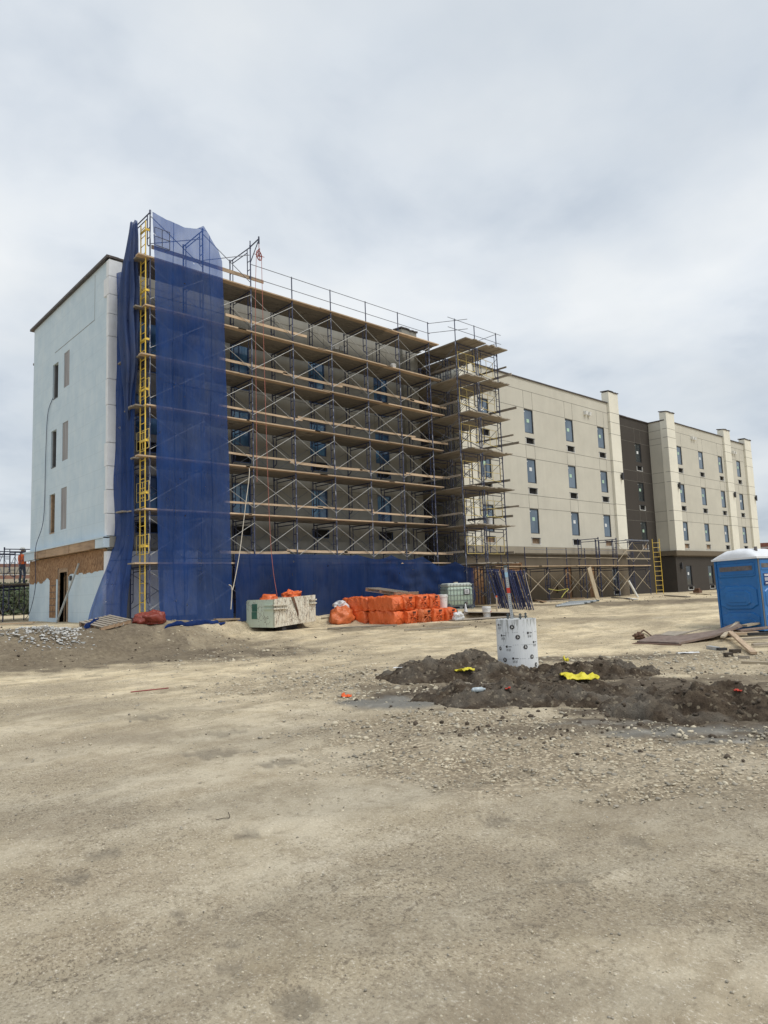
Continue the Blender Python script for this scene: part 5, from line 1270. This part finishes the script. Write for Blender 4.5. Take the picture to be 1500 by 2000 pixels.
for (a, b, c, d, wd, mn, lab) in ((790, 1233, 905, 1226, .10, 'plank_grey', 'long weathered board on the dirt in front of the tied bundles'), (985, 1182, 1010, 1176, .2, 'plank_grey', 'grey board end showing behind the stacked frames'), (1195, 1168, 1232, 1171, .12, 'dark_steel', 'thin dark strip on the dirt left of the white pipe'),
        (1225, 1170, 1243, 1172, .22, 'white_trim', 'short white board on the dirt beside the white pipe'), (1300, 1164, 1345, 1167, .2, 'plank_grey', 'grey board on the dirt beyond the yellow ladder'), (1350, 1160, 1385, 1162, .2, 'plank_pale', 'pale board on the dirt before the dark brown block')):
    plank('timber_board', G(a, b), G(c, d), wd, .04, mn, lab, 'board', .02)
# plaster rubble at the gable
wr, gr_ = [], []
for (px, py, n, sp) in ((100, 1236, 420, .42), (130, 1232, 200, .30), (45, 1246, 150, .5)):
    c = G(px, py)
    for k in range(n):
        a, b = random.gauss(0, sp), random.gauss(0, sp*.45); x = c.x+a*RTV.x+b*FWV.x; y = c.y+a*RTV.y+b*FWV.y
        hh = (.20 if n == 420 else .06)*math.exp(-(a*a+b*b*4)/sp**2)
        (wr if random.random() < .55 else gr_).append((x, y, gz(x, y)+hh*random.random(), .012+.05*random.random()**3))
scatter('plaster_rubble', 'white plaster fragments spilled before the gable doorway', 'rubble_white', wr, flat=.5)
scatter('plaster_rubble', 'grey plaster and mortar fragments among the white ones before the gable', 'concrete', gr_, flat=.5)

# ------------------------------------------------------------------ concrete pier in its cardboard tube
PX = G(1019, 1316); pc0 = Vector((PX.x, PX.y, 0))+FWV*.30; PR = .37; pz0 = gz(pc0.x, pc0.y)-.1; ptop = 1.02
pier = empty('concrete_pier', (pc0.x, pc0.y, pz0), 0, 'round concrete pier in a printed white cardboard tube rising from the dark soil', 'pier')
PH = ptop-pz0
m = MB(); nn = 48
for k, (r, z) in enumerate(((PR, 0), (PR, PH*.5), (PR, PH), (PR-.012, PH), (PR-.012, PH-.04))):
    for i in range(nn): m.v.append((r*math.cos(2*math.pi*i/nn), r*math.sin(2*math.pi*i/nn), z+(.006*nz(i*.7, 3) if k in (2, 3) else 0)))
for k in range(4):
    for i in range(nn): m.face((k*nn+i, k*nn+(i+1) % nn, (k+1)*nn+(i+1) % nn, (k+1)*nn+i))
tube = m.build('tube_form', 'tube_form', pier)
m = MB().lathe([(PR-.012, PH-.06), (PR-.012, PH-.012), (PR*.6, PH-.004), (.01, PH)], 40); m.build('concrete_top', 'concrete', pier, smooth=False)
def on_tube(ang, z, pts, mb, mi=0, off=.004):
    vs = []
    for (u, v) in pts:
        a = ang+u/PR; vs.append(((PR+off)*math.cos(a), (PR+off)*math.sin(a), z+v))
    mb.add(vs, [tuple(range(len(vs)))], mi)
cam_a = math.atan2(-pc0.y, -pc0.x)      # the side that faces the photographer
def mark(ang, z, r):
    m = MB(); n = 18
    on_tube(ang, z, [(r*math.cos(2*math.pi*k/n), r*math.sin(2*math.pi*k/n)) for k in range(n)], m, 0)
    for (cx, cy, w_, h) in ((.0, .05, .55, .28), (-.1, -.30, .30, .22), (.25, -.1, .28, .3), (.05, .45, .5, .16)):
        on_tube(ang, z, [((cx-w_/2)*r*1.3, (cy-h/2)*r*1.2), ((cx+w_/2)*r*1.3, (cy-h/2)*r*1.2), ((cx+w_/2*.6)*r*1.3, (cy+h/2)*r*1.2), ((cx-w_/2*.8)*r*1.3, (cy+h/2)*r*1.2)], m, 1, .006)
    m.build('printed_badge', ['black_print', 'white_trim'], tube)
def small_mark(ang, z, seed):
    m = MB(); n = 12; r = .021
    on_tube(ang, z, [(r*math.cos(2*math.pi*k/n), r*math.sin(2*math.pi*k/n)) for k in range(n)], m)
    r_ = random.Random(seed)
    for k in range(3): on_tube(ang, z, [(.035+.02*k, -.007), (.05+.02*k, -.007), (.05+.02*k, .007), (.035+.02*k, .007)], m)
    for k in range(4):
        x = -.005+.023*k; h = .045
        on_tube(ang, z-.055, [(x, -h/2), (x+.005, -h/2), (x+.005, h/2), (x, h/2)], m)
        if k % 2: on_tube(ang, z-.055, [(x-.012, -.004), (x+.004, -.004), (x+.004, .003), (x-.012, .003)], m)
        else: on_tube(ang, z-.055, [(x, -h/2), (x+.016, -h/2), (x+.016, -h/2+.006), (x, -h/2+.006)], m)
    m.build('printed_text', 'black_print', tube)
def tube_uv(fx, fy):                     # fx across the visible tube -1..1, fy up 0..1 of its visible height
    return cam_a+math.asin(max(-.97, min(.97, fx))), .12+fy*(PH-.12)
for fx, fy, r in ((-.20, .86, .042), (.05, .67, .042), (.40, .48, .040), (.68, .29, .040), (.86, .13, .042), (-.82, .45, .036), (-.62, .24, .040)):
    a, z = tube_uv(fx, fy); mark(a, z, r)
for fx, fy in ((-.72, .70), (.55, .74), (-.50, .49), (-.22, .27), (.80, .56), (.12, .08), (-.86, .90)):
    a, z = tube_uv(fx, fy); small_mark(a, z, int(fx*100))
m = MB(); random.seed(3)
for z in (.32, .55, .76):
    for k in range(26):
        a = cam_a-1.35+2.7*k/26
        if random.random() < .75: on_tube(a, z*PH+.03*math.sin(k*.1), [(0, -.003), (.022, -.003), (.022, .002), (0, .002)], m, 0, .003)
m.build('printed_line', 'cage_steel', tube)
for fx, fy in ((-.12, .1), (.10, -.62), (.62, -.35), (-.6, .55)):
    pass
for (u, v_) in ((-.14, .02), (.05, -.20), (.20, .06), (-.02, .22)):
    P = RTV*u+FWV*v_; bt = empty('anchor_bolt', (P.x, P.y, PH-.01)); bt.parent = pier
    m = MB(); m.tube((0, 0, 0), (0, 0, .115), .013, 8); m.build('rod', 'bolt_steel', bt)
    m = MB(); m.lathe([(.028, .035), (.028, .06)], 6); m.lathe([(.034, .030), (.034, .035)], 12); m.lathe([(.026, .078), (.026, .10)], 6); m.build('nut', 'bolt_steel', bt)
PB = AY(1012, 1213, pc0.y-.04)
PB = Vector((pc0.x, pc0.y, 0))+RTV*(-.06)+FWV*(.03); PB.z = ptop-.02
post = empty('steel_post', PB, 0, 'square perforated steel post with a red band standing on the concrete pier', 'post')
post.rotation_euler = (0, 0, R(20)); tilt = -RTV*.075+Vector((0, 0, 1)); post.rotation_euler = tilt.to_track_quat('Z', 'Y').to_euler()
m = MB(); m.box((-.025, -.025, 0), (.025, .025, .99))
for k in range(24): m.box((-.006, -.0262, .05+k*.038), (.006, -.0255, .063+k*.038), 1); m.box((.0255, -.006, .05+k*.038), (.0262, .006, .063+k*.038), 1)
m.build('shaft', ['zinc_post', 'bolt_steel'], post)
m = MB(); m.box((-.028, -.028, .50), (.028, .028, .60)); m.build('red_band', 'red_paint', post)
m = MB(); m.box((-.027, -.027, .80), (.027, .027, .89)); m.build('blue_band', 'blue_paint', post)
m = MB(); m.box((-.03, -.03, .98), (.03, .03, 1.03)); m.build('post_cap', 'bolt_steel', post)

# ------------------------------------------------------------------ litter
def scrap(name, px, py, s, mname, label, cat, seed, sq=(1, 1), lift=.02, h=.35):
    v = G(px, py)
    v.z = surf(v.x, v.y)
    def fn(u, w2):
        x = (u-.5)*2*s*sq[0]; y = (w2-.5)*2*s*sq[1]; e = 1-.25*nz(u*3+seed, w2*3)
        z = h*s*(abs(fbm(u*2+seed, w2*2, 1, 3))+.5*max(0, math.sin(u*4+seed))*math.sin(w2*3.1))
        P = v+RTV*x*e+FWV*y*e; return (P.x, P.y, v.z+lift+z)
    m = MB().grid(fn, 24, 18); o = m.build(name, mname, smooth=True)
    sd = o.modifiers.new('thick', 'SOLIDIFY'); sd.thickness = .006
    return tag(o, label, cat)
def surf(x, y):
    z = gz(x, y)
    for n_, l_, c, ra, rb, h, sd in MOUNDS:
        dx, dy = x-c.x, y-c.y; a = dx*RTV.x+dy*RTV.y; b = dx*FWV.x+dy*FWV.y
        q = math.sqrt((a/ra)**2+(b/rb)**2)+.30*fbm(x*1.4, y*1.4, sd, 3); f = max(0, 1-q)**.85 if q < 1 else 0
        if f > 0: z = max(z, gz(x, y)+h*f*(1+.35*fbm(x*1.1, y*1.1, sd+5, 3))+.115*min(1, f*3)*fbm(x*4, y*4, sd+2, 5)-.06*(1-min(1, f*14)))
    return z
def GS(px, py):
    d = ray(px, py); t = 1.0
    while t < 40:
        p = Vector((0, 0, CAM_H))+d*t
        if p.z < surf(p.x, p.y): return p
        t += .02
    return G(px, py)
_G = G
def G2(px, py): return GS(px, py)
def scrap2(*a, **k):
    global G
    g0 = G; G = G2
    try: return scrap(*a, **k)
    finally: G = g0
scrap2('yellow_plastic', 1132, 1330, .32, 'yellow_plastic', 'large crumpled yellow plastic sheet on the soil right of the pier', 'plastic sheet', 2.2, (.85, .8), .05, .36)
scrap2('yellow_plastic', 908, 1316, .16, 'yellow_plastic', 'flat yellow plastic scrap on the soil left of the pier', 'plastic sheet', 5.1, (1, .45), .03, .4)
scrap2('yellow_plastic', 1106, 1298, .07, 'yellow_plastic', 'small upright yellow plastic strip behind the large yellow sheet', 'plastic sheet', 7.3, (.6, .5), .05, 1.6)
scrap2('orange_scrap', 677, 1362, .07, 'cap_orange', 'small bright orange scrap on the gravel left of the soil heaps', 'scrap', 1.3, (1, .5), .01, .8)
scrap2('red_scrap', 992, 1349, .035, 'red_paint', 'tiny red scrap on the soil in front of the pier', 'scrap', 4.3, (1, .6), .02, .8)
scrap2('red_scrap', 1441, 1354, .04, 'red_paint', 'tiny red scrap on the soil heap at the right edge', 'scrap', 6.3, (1, .6), .02, .8)
scrap2('white_sheet', 1343, 1276, .22, 'white_bag', 'flat white sheet of paper on the gravel below the steel plates', 'paper', 9, (1, .4), .01, .12)
scrap2('white_sheet', 777, 1306, .08, 'white_bag', 'small white scrap at the left foot of the soil heap', 'paper', 3, (1, .4), .01, .3)
v = GS(935, 1352); d = (RTV*.9+FWV*.3).normalized(); m = MB(); prof = [(0, .018), (.02, .034), (.15, .034), (.18, .015), (.20, .014)]
for (a, r1), (b, r2) in zip(prof[:-1], prof[1:]): m.tube(v+d*(a-.1)+Vector((0, 0, .035)), v+d*(b-.1)+Vector((0, 0, .035)), r1, 12, 0, r2)
tag(m.build('plastic_bottle', 'bottle', smooth=True), 'clear plastic bottle lying on the soil in front of the pier', 'bottle')
a, b = G(255, 1353), G(329, 1345); tag(MB().tube(a+Vector((0, 0, .012)), b+Vector((0, 0, .012)), .010, 6).build('red_rod', 'pulley_red'), 'thin dark red rod lying on the bare ground', 'rod')
m = MB(); v = G(905, 1682)
a, b = G(422, 1603), G(448, 1599); rope('twig', [a+Vector((0, 0, .006)), (a+b)/2+Vector((0, 0, .01)), b+Vector((0, 0, .008)), b+Vector((.02, .05, .03))], .003, 'bark', 'thin dry twig on the bare ground', 'twig', 4)

# ------------------------------------------------------------------ scrap timber and steel by the toilet
def plate(name, pts, t, mname, label, cat):
    top = [Vector(p) for p in pts]; m = MB(); n = len(top)//2
    for p in top: m.v.append(tuple(p))
    for p in top: m.v.append((p.x, p.y, p.z-t))
    k = len(top)
    for i in range(n-1):
        a, b, c, d = i, i+1, n+i+1, n+i; m.face((a, b, c, d)); m.face((k+d, k+c, k+b, k+a)); m.face((k+a, k+b, b, a)); m.face((d, c, k+c, k+d))
    m.face((0, n, k+n, k)); m.face((n-1, k+n-1, k+2*n-1, 2*n-1))
    return tag(m.build(name, mname), label, cat)
g0 = G(1238, 1256); g1 = G(1326, 1260); g2 = G(1450, 1243)
U = Vector((0, 0, 1))
def seq(lst, lifts): return [p+U*l for p, l in zip(lst, lifts)]
plate('steel_plate', seq([G(1244, 1256), G(1326, 1259), G(1395, 1252), G(1452, 1243)], (.05, .05, .14, .30)) + seq([G(1280, 1243), G(1335, 1244), G(1400, 1240), G(1440, 1232)], (.06, .06, .13, .25)), .05, 'steel_plate', 'long bent rusty steel plate lying before the blue toilet', 'steel plate')
plate('steel_plate', seq([G(1234, 1258), G(1290, 1260), G(1330, 1261)], (.01, .02, .02)) + seq([G(1262, 1250), G(1300, 1252), G(1340, 1252)], (.02, .02, .02)), .02, 'rust', 'dark rusty steel sheet under the left end of the bent plate', 'steel plate')
plate('plywood_sheet', seq([G(1290, 1246), G(1318, 1248), G(1375, 1239)], (.09, .09, .18)) + seq([G(1305, 1239), G(1345, 1240), G(1390, 1235)], (.09, .10, .16)), .03, 'plank_grey', 'weathered grey plywood sheet lying on top of the bent steel plate', 'board')
tag(MB().poly([G(1252, 1250)+U*.1, G(1251, 1240)+U*.06, G(1257, 1236)+U*.08, G(1265, 1240)+U*.06, G(1274, 1247)+U*.05, G(1281, 1245)+U*.05], .022, 6).build('bent_bar', 'rust'), 'bent rusty steel bar curling up at the left end of the steel plates', 'bar')
v = G(1248, 1249); lump('rusty_lump', (v.x, v.y, v.z+.09), .13, 'rust', 'twisted rusty scrap at the left tip of the steel plates', 'scrap', 71, (1.2, 1, .7), .5)
PL = [(1412, 1254, 1448, 1228, .10, .04, .10, .25, 'plank_pale', 'pale plank propped steeply over the end of the bent steel plate'),
      (1428, 1249, 1473, 1280, .12, .05, .16, .02, 'plank', 'tan plank sloping down from the timber pile towards the gravel'),
      (1422, 1250, 1482, 1248, .16, .05, .12, .14, 'plank', 'tan plank across the middle of the timber pile by the toilet'),
      (1440, 1256, 1500, 1254, .14, .05, .06, .08, 'plank_grey', 'grey plank low in the timber pile by the toilet'),
      (1455, 1238, 1530, 1230, .20, .05, .20, .30, 'plank_pale', 'broad pale plank lying on top of the timber pile by the toilet'),
      (1440, 1244, 1520, 1240, .3, .04, .14, .20, 'steel_plate', 'brown board in the middle of the timber pile by the toilet'),
      (1462, 1252, 1530, 1249, .12, .06, .14, .14, 'dark_steel', 'dark beam under the top plank of the timber pile'),
      (1470, 1264, 1530, 1262, .10, .05, .03, .05, 'plank_grey', 'short grey plank at the front foot of the timber pile'),
      (1450, 1296, 1540, 1300, .12, .05, .0, .0, 'plank_pale', 'pale plank lying alone on the gravel below the timber pile')]
for (a, b, c, d, wd, t, z1, z2, mn, lab) in PL: plank('scrap_plank', G(a, b), G(c, d), wd, t, mn, lab, 'plank', z1, z2)
for (a, b, c, d, s, mn, lab) in ((1384, 1267, 1402, 1270, .07, 'zinc_post', 'grey stone like block lying left of the timber pile'), (1402, 1271, 1418, 1270, .06, 'dark_steel', 'dark block end beside the grey block left of the timber pile'), (1428, 1276, 1444, 1275, .08, 'bark', 'brown wood offcut on the gravel below the sloping plank'), (1416, 1283, 1430, 1282, .08, 'bark', 'second brown wood offcut nearest the pale paper sheet'), (1440, 1287, 1463, 1286, .05, 'plank_grey', 'thin grey offcut on the gravel above the lone pale plank')):
    plank('wood_offcut', G(a, b), G(c, d), s*1.5, s, mn, lab, 'offcut', .0, .0)

# ------------------------------------------------------------------ portable toilet
T0 = G(1411, 1229); _d = ray(1492, 1229); _d.z = 0; T1 = _d*((T0.dot(FWV)-1.12)/_d.dot(FWV)); T1.z = T0.z
du = (T1-T0); du.z = 0; du.normalize(); dn = Vector((-du.y, du.x, 0)); dn = dn if dn.dot(FWV) > 0 else -dn
TW = (T1-T0).length
pt = empty('portable_toilet', (T0.x, T0.y, min(T0.z, T1.z)-.03), yaw_of(du), 'blue portable toilet with a ribbed white roof at the right edge', 'portable toilet')
TH = 2.03
pt.rotation_euler = (0, R(-1.2), yaw_of(du))
def panel(mb, x0, x1, z0, z1, y, cut, d, mi=0):
    """raised or sunk panel with cut corners on a wall at local y (facing -y)"""
    o = [(x0+cut, z0), (x1-cut, z0), (x1, z0+cut*.6), (x1, z1-cut*.6), (x1-cut, z1), (x0+cut, z1), (x0, z1-cut*.6), (x0, z0+cut*.6)]
    cx, cz = (x0+x1)/2, (z0+z1)/2
    i = [(cx+(x-cx)*.955, cz+(z-cz)*.93) for x, z in o]
    vs = [(x, y, z) for x, z in o]+[(x, y-d, z) for x, z in i]
    mb.add(vs, [(k, (k+1) % 8, 8+(k+1) % 8, 8+k) for k in range(8)]+[tuple(range(8, 16))], mi)
m = MB(); m.box((0, 0, .06), (TW, TW, TH)); m.build('body', 'potty_blue', pt)
for x in (0, TW):
    for y in (0, TW): MB().box((x-.03, y-.03, .05), (x+.03, y+.03, TH+.01)).build('corner_post', 'potty_blue', pt)
def side_panels(mat4):
    m = MB()
    panel(m, .06, TW-.06, 1.52, 1.92, 0, .05, .03); panel(m, .06, TW-.06, .60, 1.28, 0, .20, .045); panel(m, .24, TW-.24, .70, 1.14, -.045, .14, .035); panel(m, .38, TW-.38, .80, 1.02, -.080, .03, .015)
    panel(m, .06, TW-.06, .08, .52, 0, .20, .04); panel(m, .16, TW-.16, .09, .36, -.04, .16, .03)
    m.box((.10, -.05, 1.60), (TW-.10, -.026, 1.64))
    o = m.build('side_panel', 'potty_blue', pt); o.matrix_local = mat4
    v_ = MB(); v_.box((.14, -.040, 1.70), (TW-.14, -.034, 1.83)); q = v_.build('vent_strip', 'vent_dark', pt); q.matrix_local = mat4
    sl_ = MB()
    for k in range(11): x = .14+k*(TW-.3)/10; sl_.box((x+.03, -.044, 1.70), (x+.045, -.0405, 1.83))
    q2 = sl_.build('vent_slat', 'potty_grey', q)
    return o
side_panels(Matrix.Identity(4))
m4 = Matrix.Translation((TW, 0, 0))@Matrix.Rotation(R(90), 4, 'Z')
# right-hand face (door side) turned towards the street
dm4 = m4
m = MB(); m.box((.08, -.045, .14), (TW-.08, -.03, 1.98)); panel(m, .16, TW-.16, 1.30, 1.62, -.045, .04, .012); panel(m, .16, TW-.16, .62, 1.18, -.045, .14, .02); panel(m, .16, TW-.16, .2, .52, -.045, .14, .02); m.box((.12, -.06, 1.70), (TW-.12, -.045, 1.73))
dr = m.build('door', 'potty_blue', pt); dr.matrix_local = dm4
m = MB(); m.box((.14, -.052, 1.76), (TW-.14, -.046, 1.88)); m.build('vent_strip', 'vent_dark', dr)
m = MB(); m.box((TW-.2, -.09, 1.0), (TW-.16, -.045, 1.12)); m.build('handle', 'potty_grey', dr)
m = MB(); m.box((.18, -.066, 1.26), (.78, -.0585, 1.60)); sg = m.build('sign', 'sign_blue', dr)
m = MB(); text_strokes(m, (.20, -.068, 1.50), (1, 0, 0), (0, 0, 1), .56, .09, 1, 9, 1, (0, -1, 0)); text_strokes(m, (.20, -.068, 1.38), (1, 0, 0), (0, 0, 1), .56, .10, 2, 13, 2, (0, -1, 0)); text_strokes(m, (.22, -.068, 1.29), (1, 0, 0), (0, 0, 1), .54, .055, 1, 11, 5, (0, -1, 0)); m.build('lettering', 'sign_white', sg)
m = MB(); m.box((.0, -.05, .06), (.06, -.0, TH)); q = m.build('door_post', 'potty_grey', pt); q.matrix_local = dm4
m = MB(); m.box((-.04, -.04, 0), (TW+.04, TW+.04, .06)); m.build('skid', 'potty_blue', pt)
rf = MB(); n = 28
def roof(u, v_):
    x = u*2-1; y = v_*2-1; ed = max(abs(x), abs(y))
    h = .26*(1-abs(x)**2.4)**.75*(1-abs(y)**6)**.6 if ed < 1 else 0
    rib = .022*max(0, math.cos(u*2*math.pi*4))**.8*(1-abs(x)**6)*(1-abs(y)**4) if ed < 1 else 0
    return (TW/2+x*(TW/2+.07), TW/2+y*(TW/2+.07), TH+.04+h+rib)
rf.grid(roof, 30, 60); rf.build('roof', 'potty_roof', pt, smooth=True)
m = MB(); m.box((-.08, -.08, TH-.01), (TW+.08, TW+.08, TH+.045)); m.build('roof_rim', 'potty_roof', pt)
m = MB(); m.tube((TW*.86, TW*.25, TH), (TW*.86, TW*.25, TH+.34), .045, 12); m.build('vent_pipe', 'vent_dark', pt)

# ------------------------------------------------------------------ worker on the rear scaffold
def person(P, rz):
    root = empty('person', P, rz, 'worker in orange vest and dark jeans facing the wall on the rear scaffold', 'person')
    J = {'pelvis': (0, 0, .93), 'belly': (0, 0, 1.08), 'chest': (0, .02, 1.30), 'neck': (0, .0, 1.47), 'head': (0, .02, 1.60), 'crown': (0, .0, 1.70),
         'hl': (-.10, 0, .90), 'kl': (-.11, .03, .49), 'al': (-.11, -.02, .09), 'tl': (-.12, .14, .04), 'hr': (.10, 0, .90), 'kr': (.12, .05, .49), 'ar': (.13, -.02, .09), 'tr': (.15, .14, .04),
         'sl': (-.19, 0, 1.40), 'el': (-.27, .06, 1.14), 'wl': (-.22, .28, 1.16), 'sr': (.19, 0, 1.40), 'er': (.28, .10, 1.16), 'wr': (.22, .32, 1.24)}
    RD = {'pelvis': .14, 'belly': .135, 'chest': .15, 'neck': .06, 'head': .095, 'crown': .075, 'hl': .09, 'kl': .06, 'al': .045, 'tl': .035, 'hr': .09, 'kr': .06, 'ar': .045, 'tr': .035, 'sl': .065, 'el': .045, 'wl': .03, 'sr': .065, 'er': .045, 'wr': .03}
    E_ = [('pelvis', 'belly'), ('belly', 'chest'), ('chest', 'neck'), ('neck', 'head'), ('head', 'crown'), ('pelvis', 'hl'), ('hl', 'kl'), ('kl', 'al'), ('al', 'tl'), ('pelvis', 'hr'), ('hr', 'kr'), ('kr', 'ar'), ('ar', 'tr'), ('chest', 'sl'), ('sl', 'el'), ('el', 'wl'), ('chest', 'sr'), ('sr', 'er'), ('er', 'wr')]
    for s in ('l', 'r'):
        w_ = Vector(J['w'+s]); sx = -1 if s == 'l' else 1
        J['p'+s] = tuple(w_+Vector((0, .08, 0))); RD['p'+s] = .030; E_.append(('w'+s, 'p'+s))
        for k, ln in enumerate((.075, .085, .08, .065)):
            a = 'f%s%d' % (s, k); J[a] = tuple(Vector(J['p'+s])+Vector((sx*(.027-.018*k), ln*.6, 0))); J[a+'t'] = tuple(Vector(J[a])+Vector((0, ln*.4, -.03))); RD[a] = .009; RD[a+'t'] = .008; E_ += [('p'+s, a), (a, a+'t')]
        a = 'th'+s; J[a] = tuple(w_+Vector((-sx*.045, .06, .01))); RD[a] = .011; E_.append(('w'+s, a))
    names = list(J); me = bpy.data.meshes.new('body'); me.from_pydata([J[n] for n in names], [(names.index(a), names.index(b)) for a, b in E_], [])
    o = bpy.data.objects.new('body', me); col.objects.link(o); o.parent = root
    sk = o.modifiers.new('skin', 'SKIN'); sk.use_smooth_shade = True
    for n, d in zip(names, me.skin_vertices[0].data): d.radius = (RD[n], RD[n]); d.use_root = n == 'pelvis'
    ss = o.modifiers.new('sub', 'SUBSURF'); ss.levels = 1; ss.render_levels = 1
    m, t, b = nmat('worker_body')
    tcn = node(t, 'ShaderNodeTexCoord'); sp = node(t, 'ShaderNodeSeparateXYZ'); t.links.new(tcn.outputs['Object'], sp.inputs[0])
    mr = node(t, 'ShaderNodeMath', operation='DIVIDE'); mr.inputs[1].default_value = 1.75; t.links.new(sp.outputs[2], mr.inputs[0])
    r = ramp(t, mr.outputs[0], [(0, (.03, .025, .02)), (.055, (.05, .065, .10)), (.55, (.05, .065, .10)), (.56, (.42, .40, .38)), (.83, (.42, .40, .38)), (.84, (.30, .17, .11))])
    for n in t.nodes:
        if n.type == 'VALTORGB': n.color_ramp.interpolation = 'CONSTANT'
    t.links.new(r, b.inputs['Base Color']); me.materials.append(m)
    v_ = MB()
    for k, (rx, ry, z) in enumerate(((.19, .16, .98), (.185, .155, 1.1), (.205, .17, 1.28), (.20, .15, 1.40), (.12, .10, 1.46))):
        for i in range(20): a = 2*math.pi*i/20; v_.v.append((rx*math.cos(a), .01+ry*math.sin(a), z))
    for k in range(4):
        for i in range(20): v_.face((k*20+i, k*20+(i+1) % 20, (k+1)*20+(i+1) % 20, (k+1)*20+i))
    v_.build('vest', 'orange_vest', root, smooth=True)
    h = MB().lathe([(.15, 1.655), (.125, 1.665), (.12, 1.72), (.09, 1.775), (.01, 1.795)], 18); h.build('hard_hat', 'hard_hat', root, smooth=True)
    f = MB(); f.tube((0, .10, 1.595), (0, .125, 1.585), .018, 6); f.build('nose', 'skin', root)
    return root
wp = G(8, 1210); w0 = AY(52, 1136, 32.35); person((9.72, 36.2, 2.475), R(-60))
bucket((25.55, 20.55, DT[1]+.085), 'white bucket standing on a tower deck in front of the beige wall', s=1.0)
bucket((20.85, 21.75, DZ[5]+.07), 'white bucket on the second deck from the top near the tower', s=.9)
bucket((12.55, 22.2, DZ[5]+.07), 'white bucket on the second deck from the top beside the tall net', s=.9)

# ------------------------------------------------------------------ what lies far behind
br = empty('overpass_bridge', (-20, 130, .7), 0, 'tan concrete highway overpass far behind the rear scaffold', 'bridge')
c0 = ray(20, 1130); c0.z = 0; c0.normalize()
ax = Vector((c0.y, -c0.x, 0)); far = c0*150; rot = yaw_of(ax)+R(4)
br.location = (far.x, far.y, .7); br.rotation_euler = (0, 0, rot)
for (z0, z1, y, mn, nm) in ((4.3, 5.3, 0, 'bridge_concrete', 'deck'), (5.3, 5.95, 0, 'bridge_rail', 'railing'), (5.95, 6.1, 0, 'bridge_concrete', 'parapet_cap')):
    m = MB(); m.box((-70, y-5, z0), (40, y+5, z1)); m.build(nm, mn, br)
m = MB(); m.box((-70, 9, 6.9), (40, 16, 8.1)); m.build('deck', 'bridge_concrete', br); m = MB(); m.box((-70, 9, 8.1), (40, 16, 8.75)); m.build('railing', 'bridge_rail', br)
for k in range(5):
    m = MB(); m.tube((-50+k*20, 0, 0), (-50+k*20, 0, 4.3), .8, 14); m.build('pillar', 'bridge_concrete', br); m = MB(); m.tube((-44+k*20, 12, 0), (-44+k*20, 12, 6.9), .9, 14); m.build('pillar', 'bridge_concrete', br)
def bush(P, r, h, seed, label):
    root = empty('leafy_bush', P, 0, label, 'bush', 'bushes beyond the site'); rn = random.Random(seed)
    m = MB()
    for k in range(7):
        a = rn.uniform(0, 6.3); b = Vector((math.cos(a)*r*.55*rn.random(), math.sin(a)*r*.55*rn.random(), h*rn.uniform(.5, .85))); m.tube((0, 0, 0), b, .07, 5, r2=.02)
    m.build('trunk', 'bark', root)
    m = MB(); cl = [(rn.uniform(-.7, .7)*r, rn.uniform(-.7, .7)*r, rn.uniform(.25, .8)*h, rn.uniform(.28, .5)*r) for _ in range(12)]
    for k in range(1500):
        cx, cy, cz, cr = rn.choice(cl); d = Vector((rn.gauss(0, 1), rn.gauss(0, 1), rn.gauss(0, .8))).normalized()*cr*rn.random()**.4
        c = Vector((cx, cy, max(.1, cz)))+d; s = rn.uniform(.06, .16)*max(.7, r*.5); u = Vector((rn.gauss(0, 1), rn.gauss(0, 1), rn.gauss(0, 1))).normalized(); w_ = u.orthogonal().normalized()
        m.add([c-u*s, c+w_*s*.55, c+u*s, c-w_*s*.55], [(0, 1, 2, 3)])
    m.build('crown', 'leaf', root)
for k, (px, D, r, h, lab) in enumerate(((8, 52, 2.6, 1.7, 'low dark bush beyond the rear scaffold at the left edge'), (30, 58, 3.0, 2.0, 'round dark bush under the overpass behind the rear scaffold'), (52, 55, 2.4, 1.6, 'dark bush half hidden by the gable corner'), (-15, 60, 3, 2.0, 'dark bush at the edge of the picture under the overpass'))):
    d = ray(px, 1150); d.z = 0; d.normalize(); bush((d.x*D, d.y*D, base_z(d.x*D, d.y*D)), r, h, k, lab)
d = ray(1492, 1110); d.z = 0; d.normalize(); p = d*120
hb = empty('distant_building', (p.x, p.y, .7), yaw_of(Vector((d.y, -d.x, 0))), 'low pale building with a red brown roof edge behind the toilet', 'building')
m = MB(); m.box((-6, 0, 0), (40, 14, 4.6)); m.build('wall', 'far_wall', hb); m = MB(); m.box((-6.3, -.4, 4.6), (40.3, 14.4, 5.1)); m.box((-6.2, -.25, 5.3), (40.3, 14.4, 5.9)); m.build('roof', 'far_roof', hb); m = MB(); m.box((-6.1, -.2, 5.1), (40.1, 14.2, 5.3)); m.build('fascia', 'far_wall', hb)
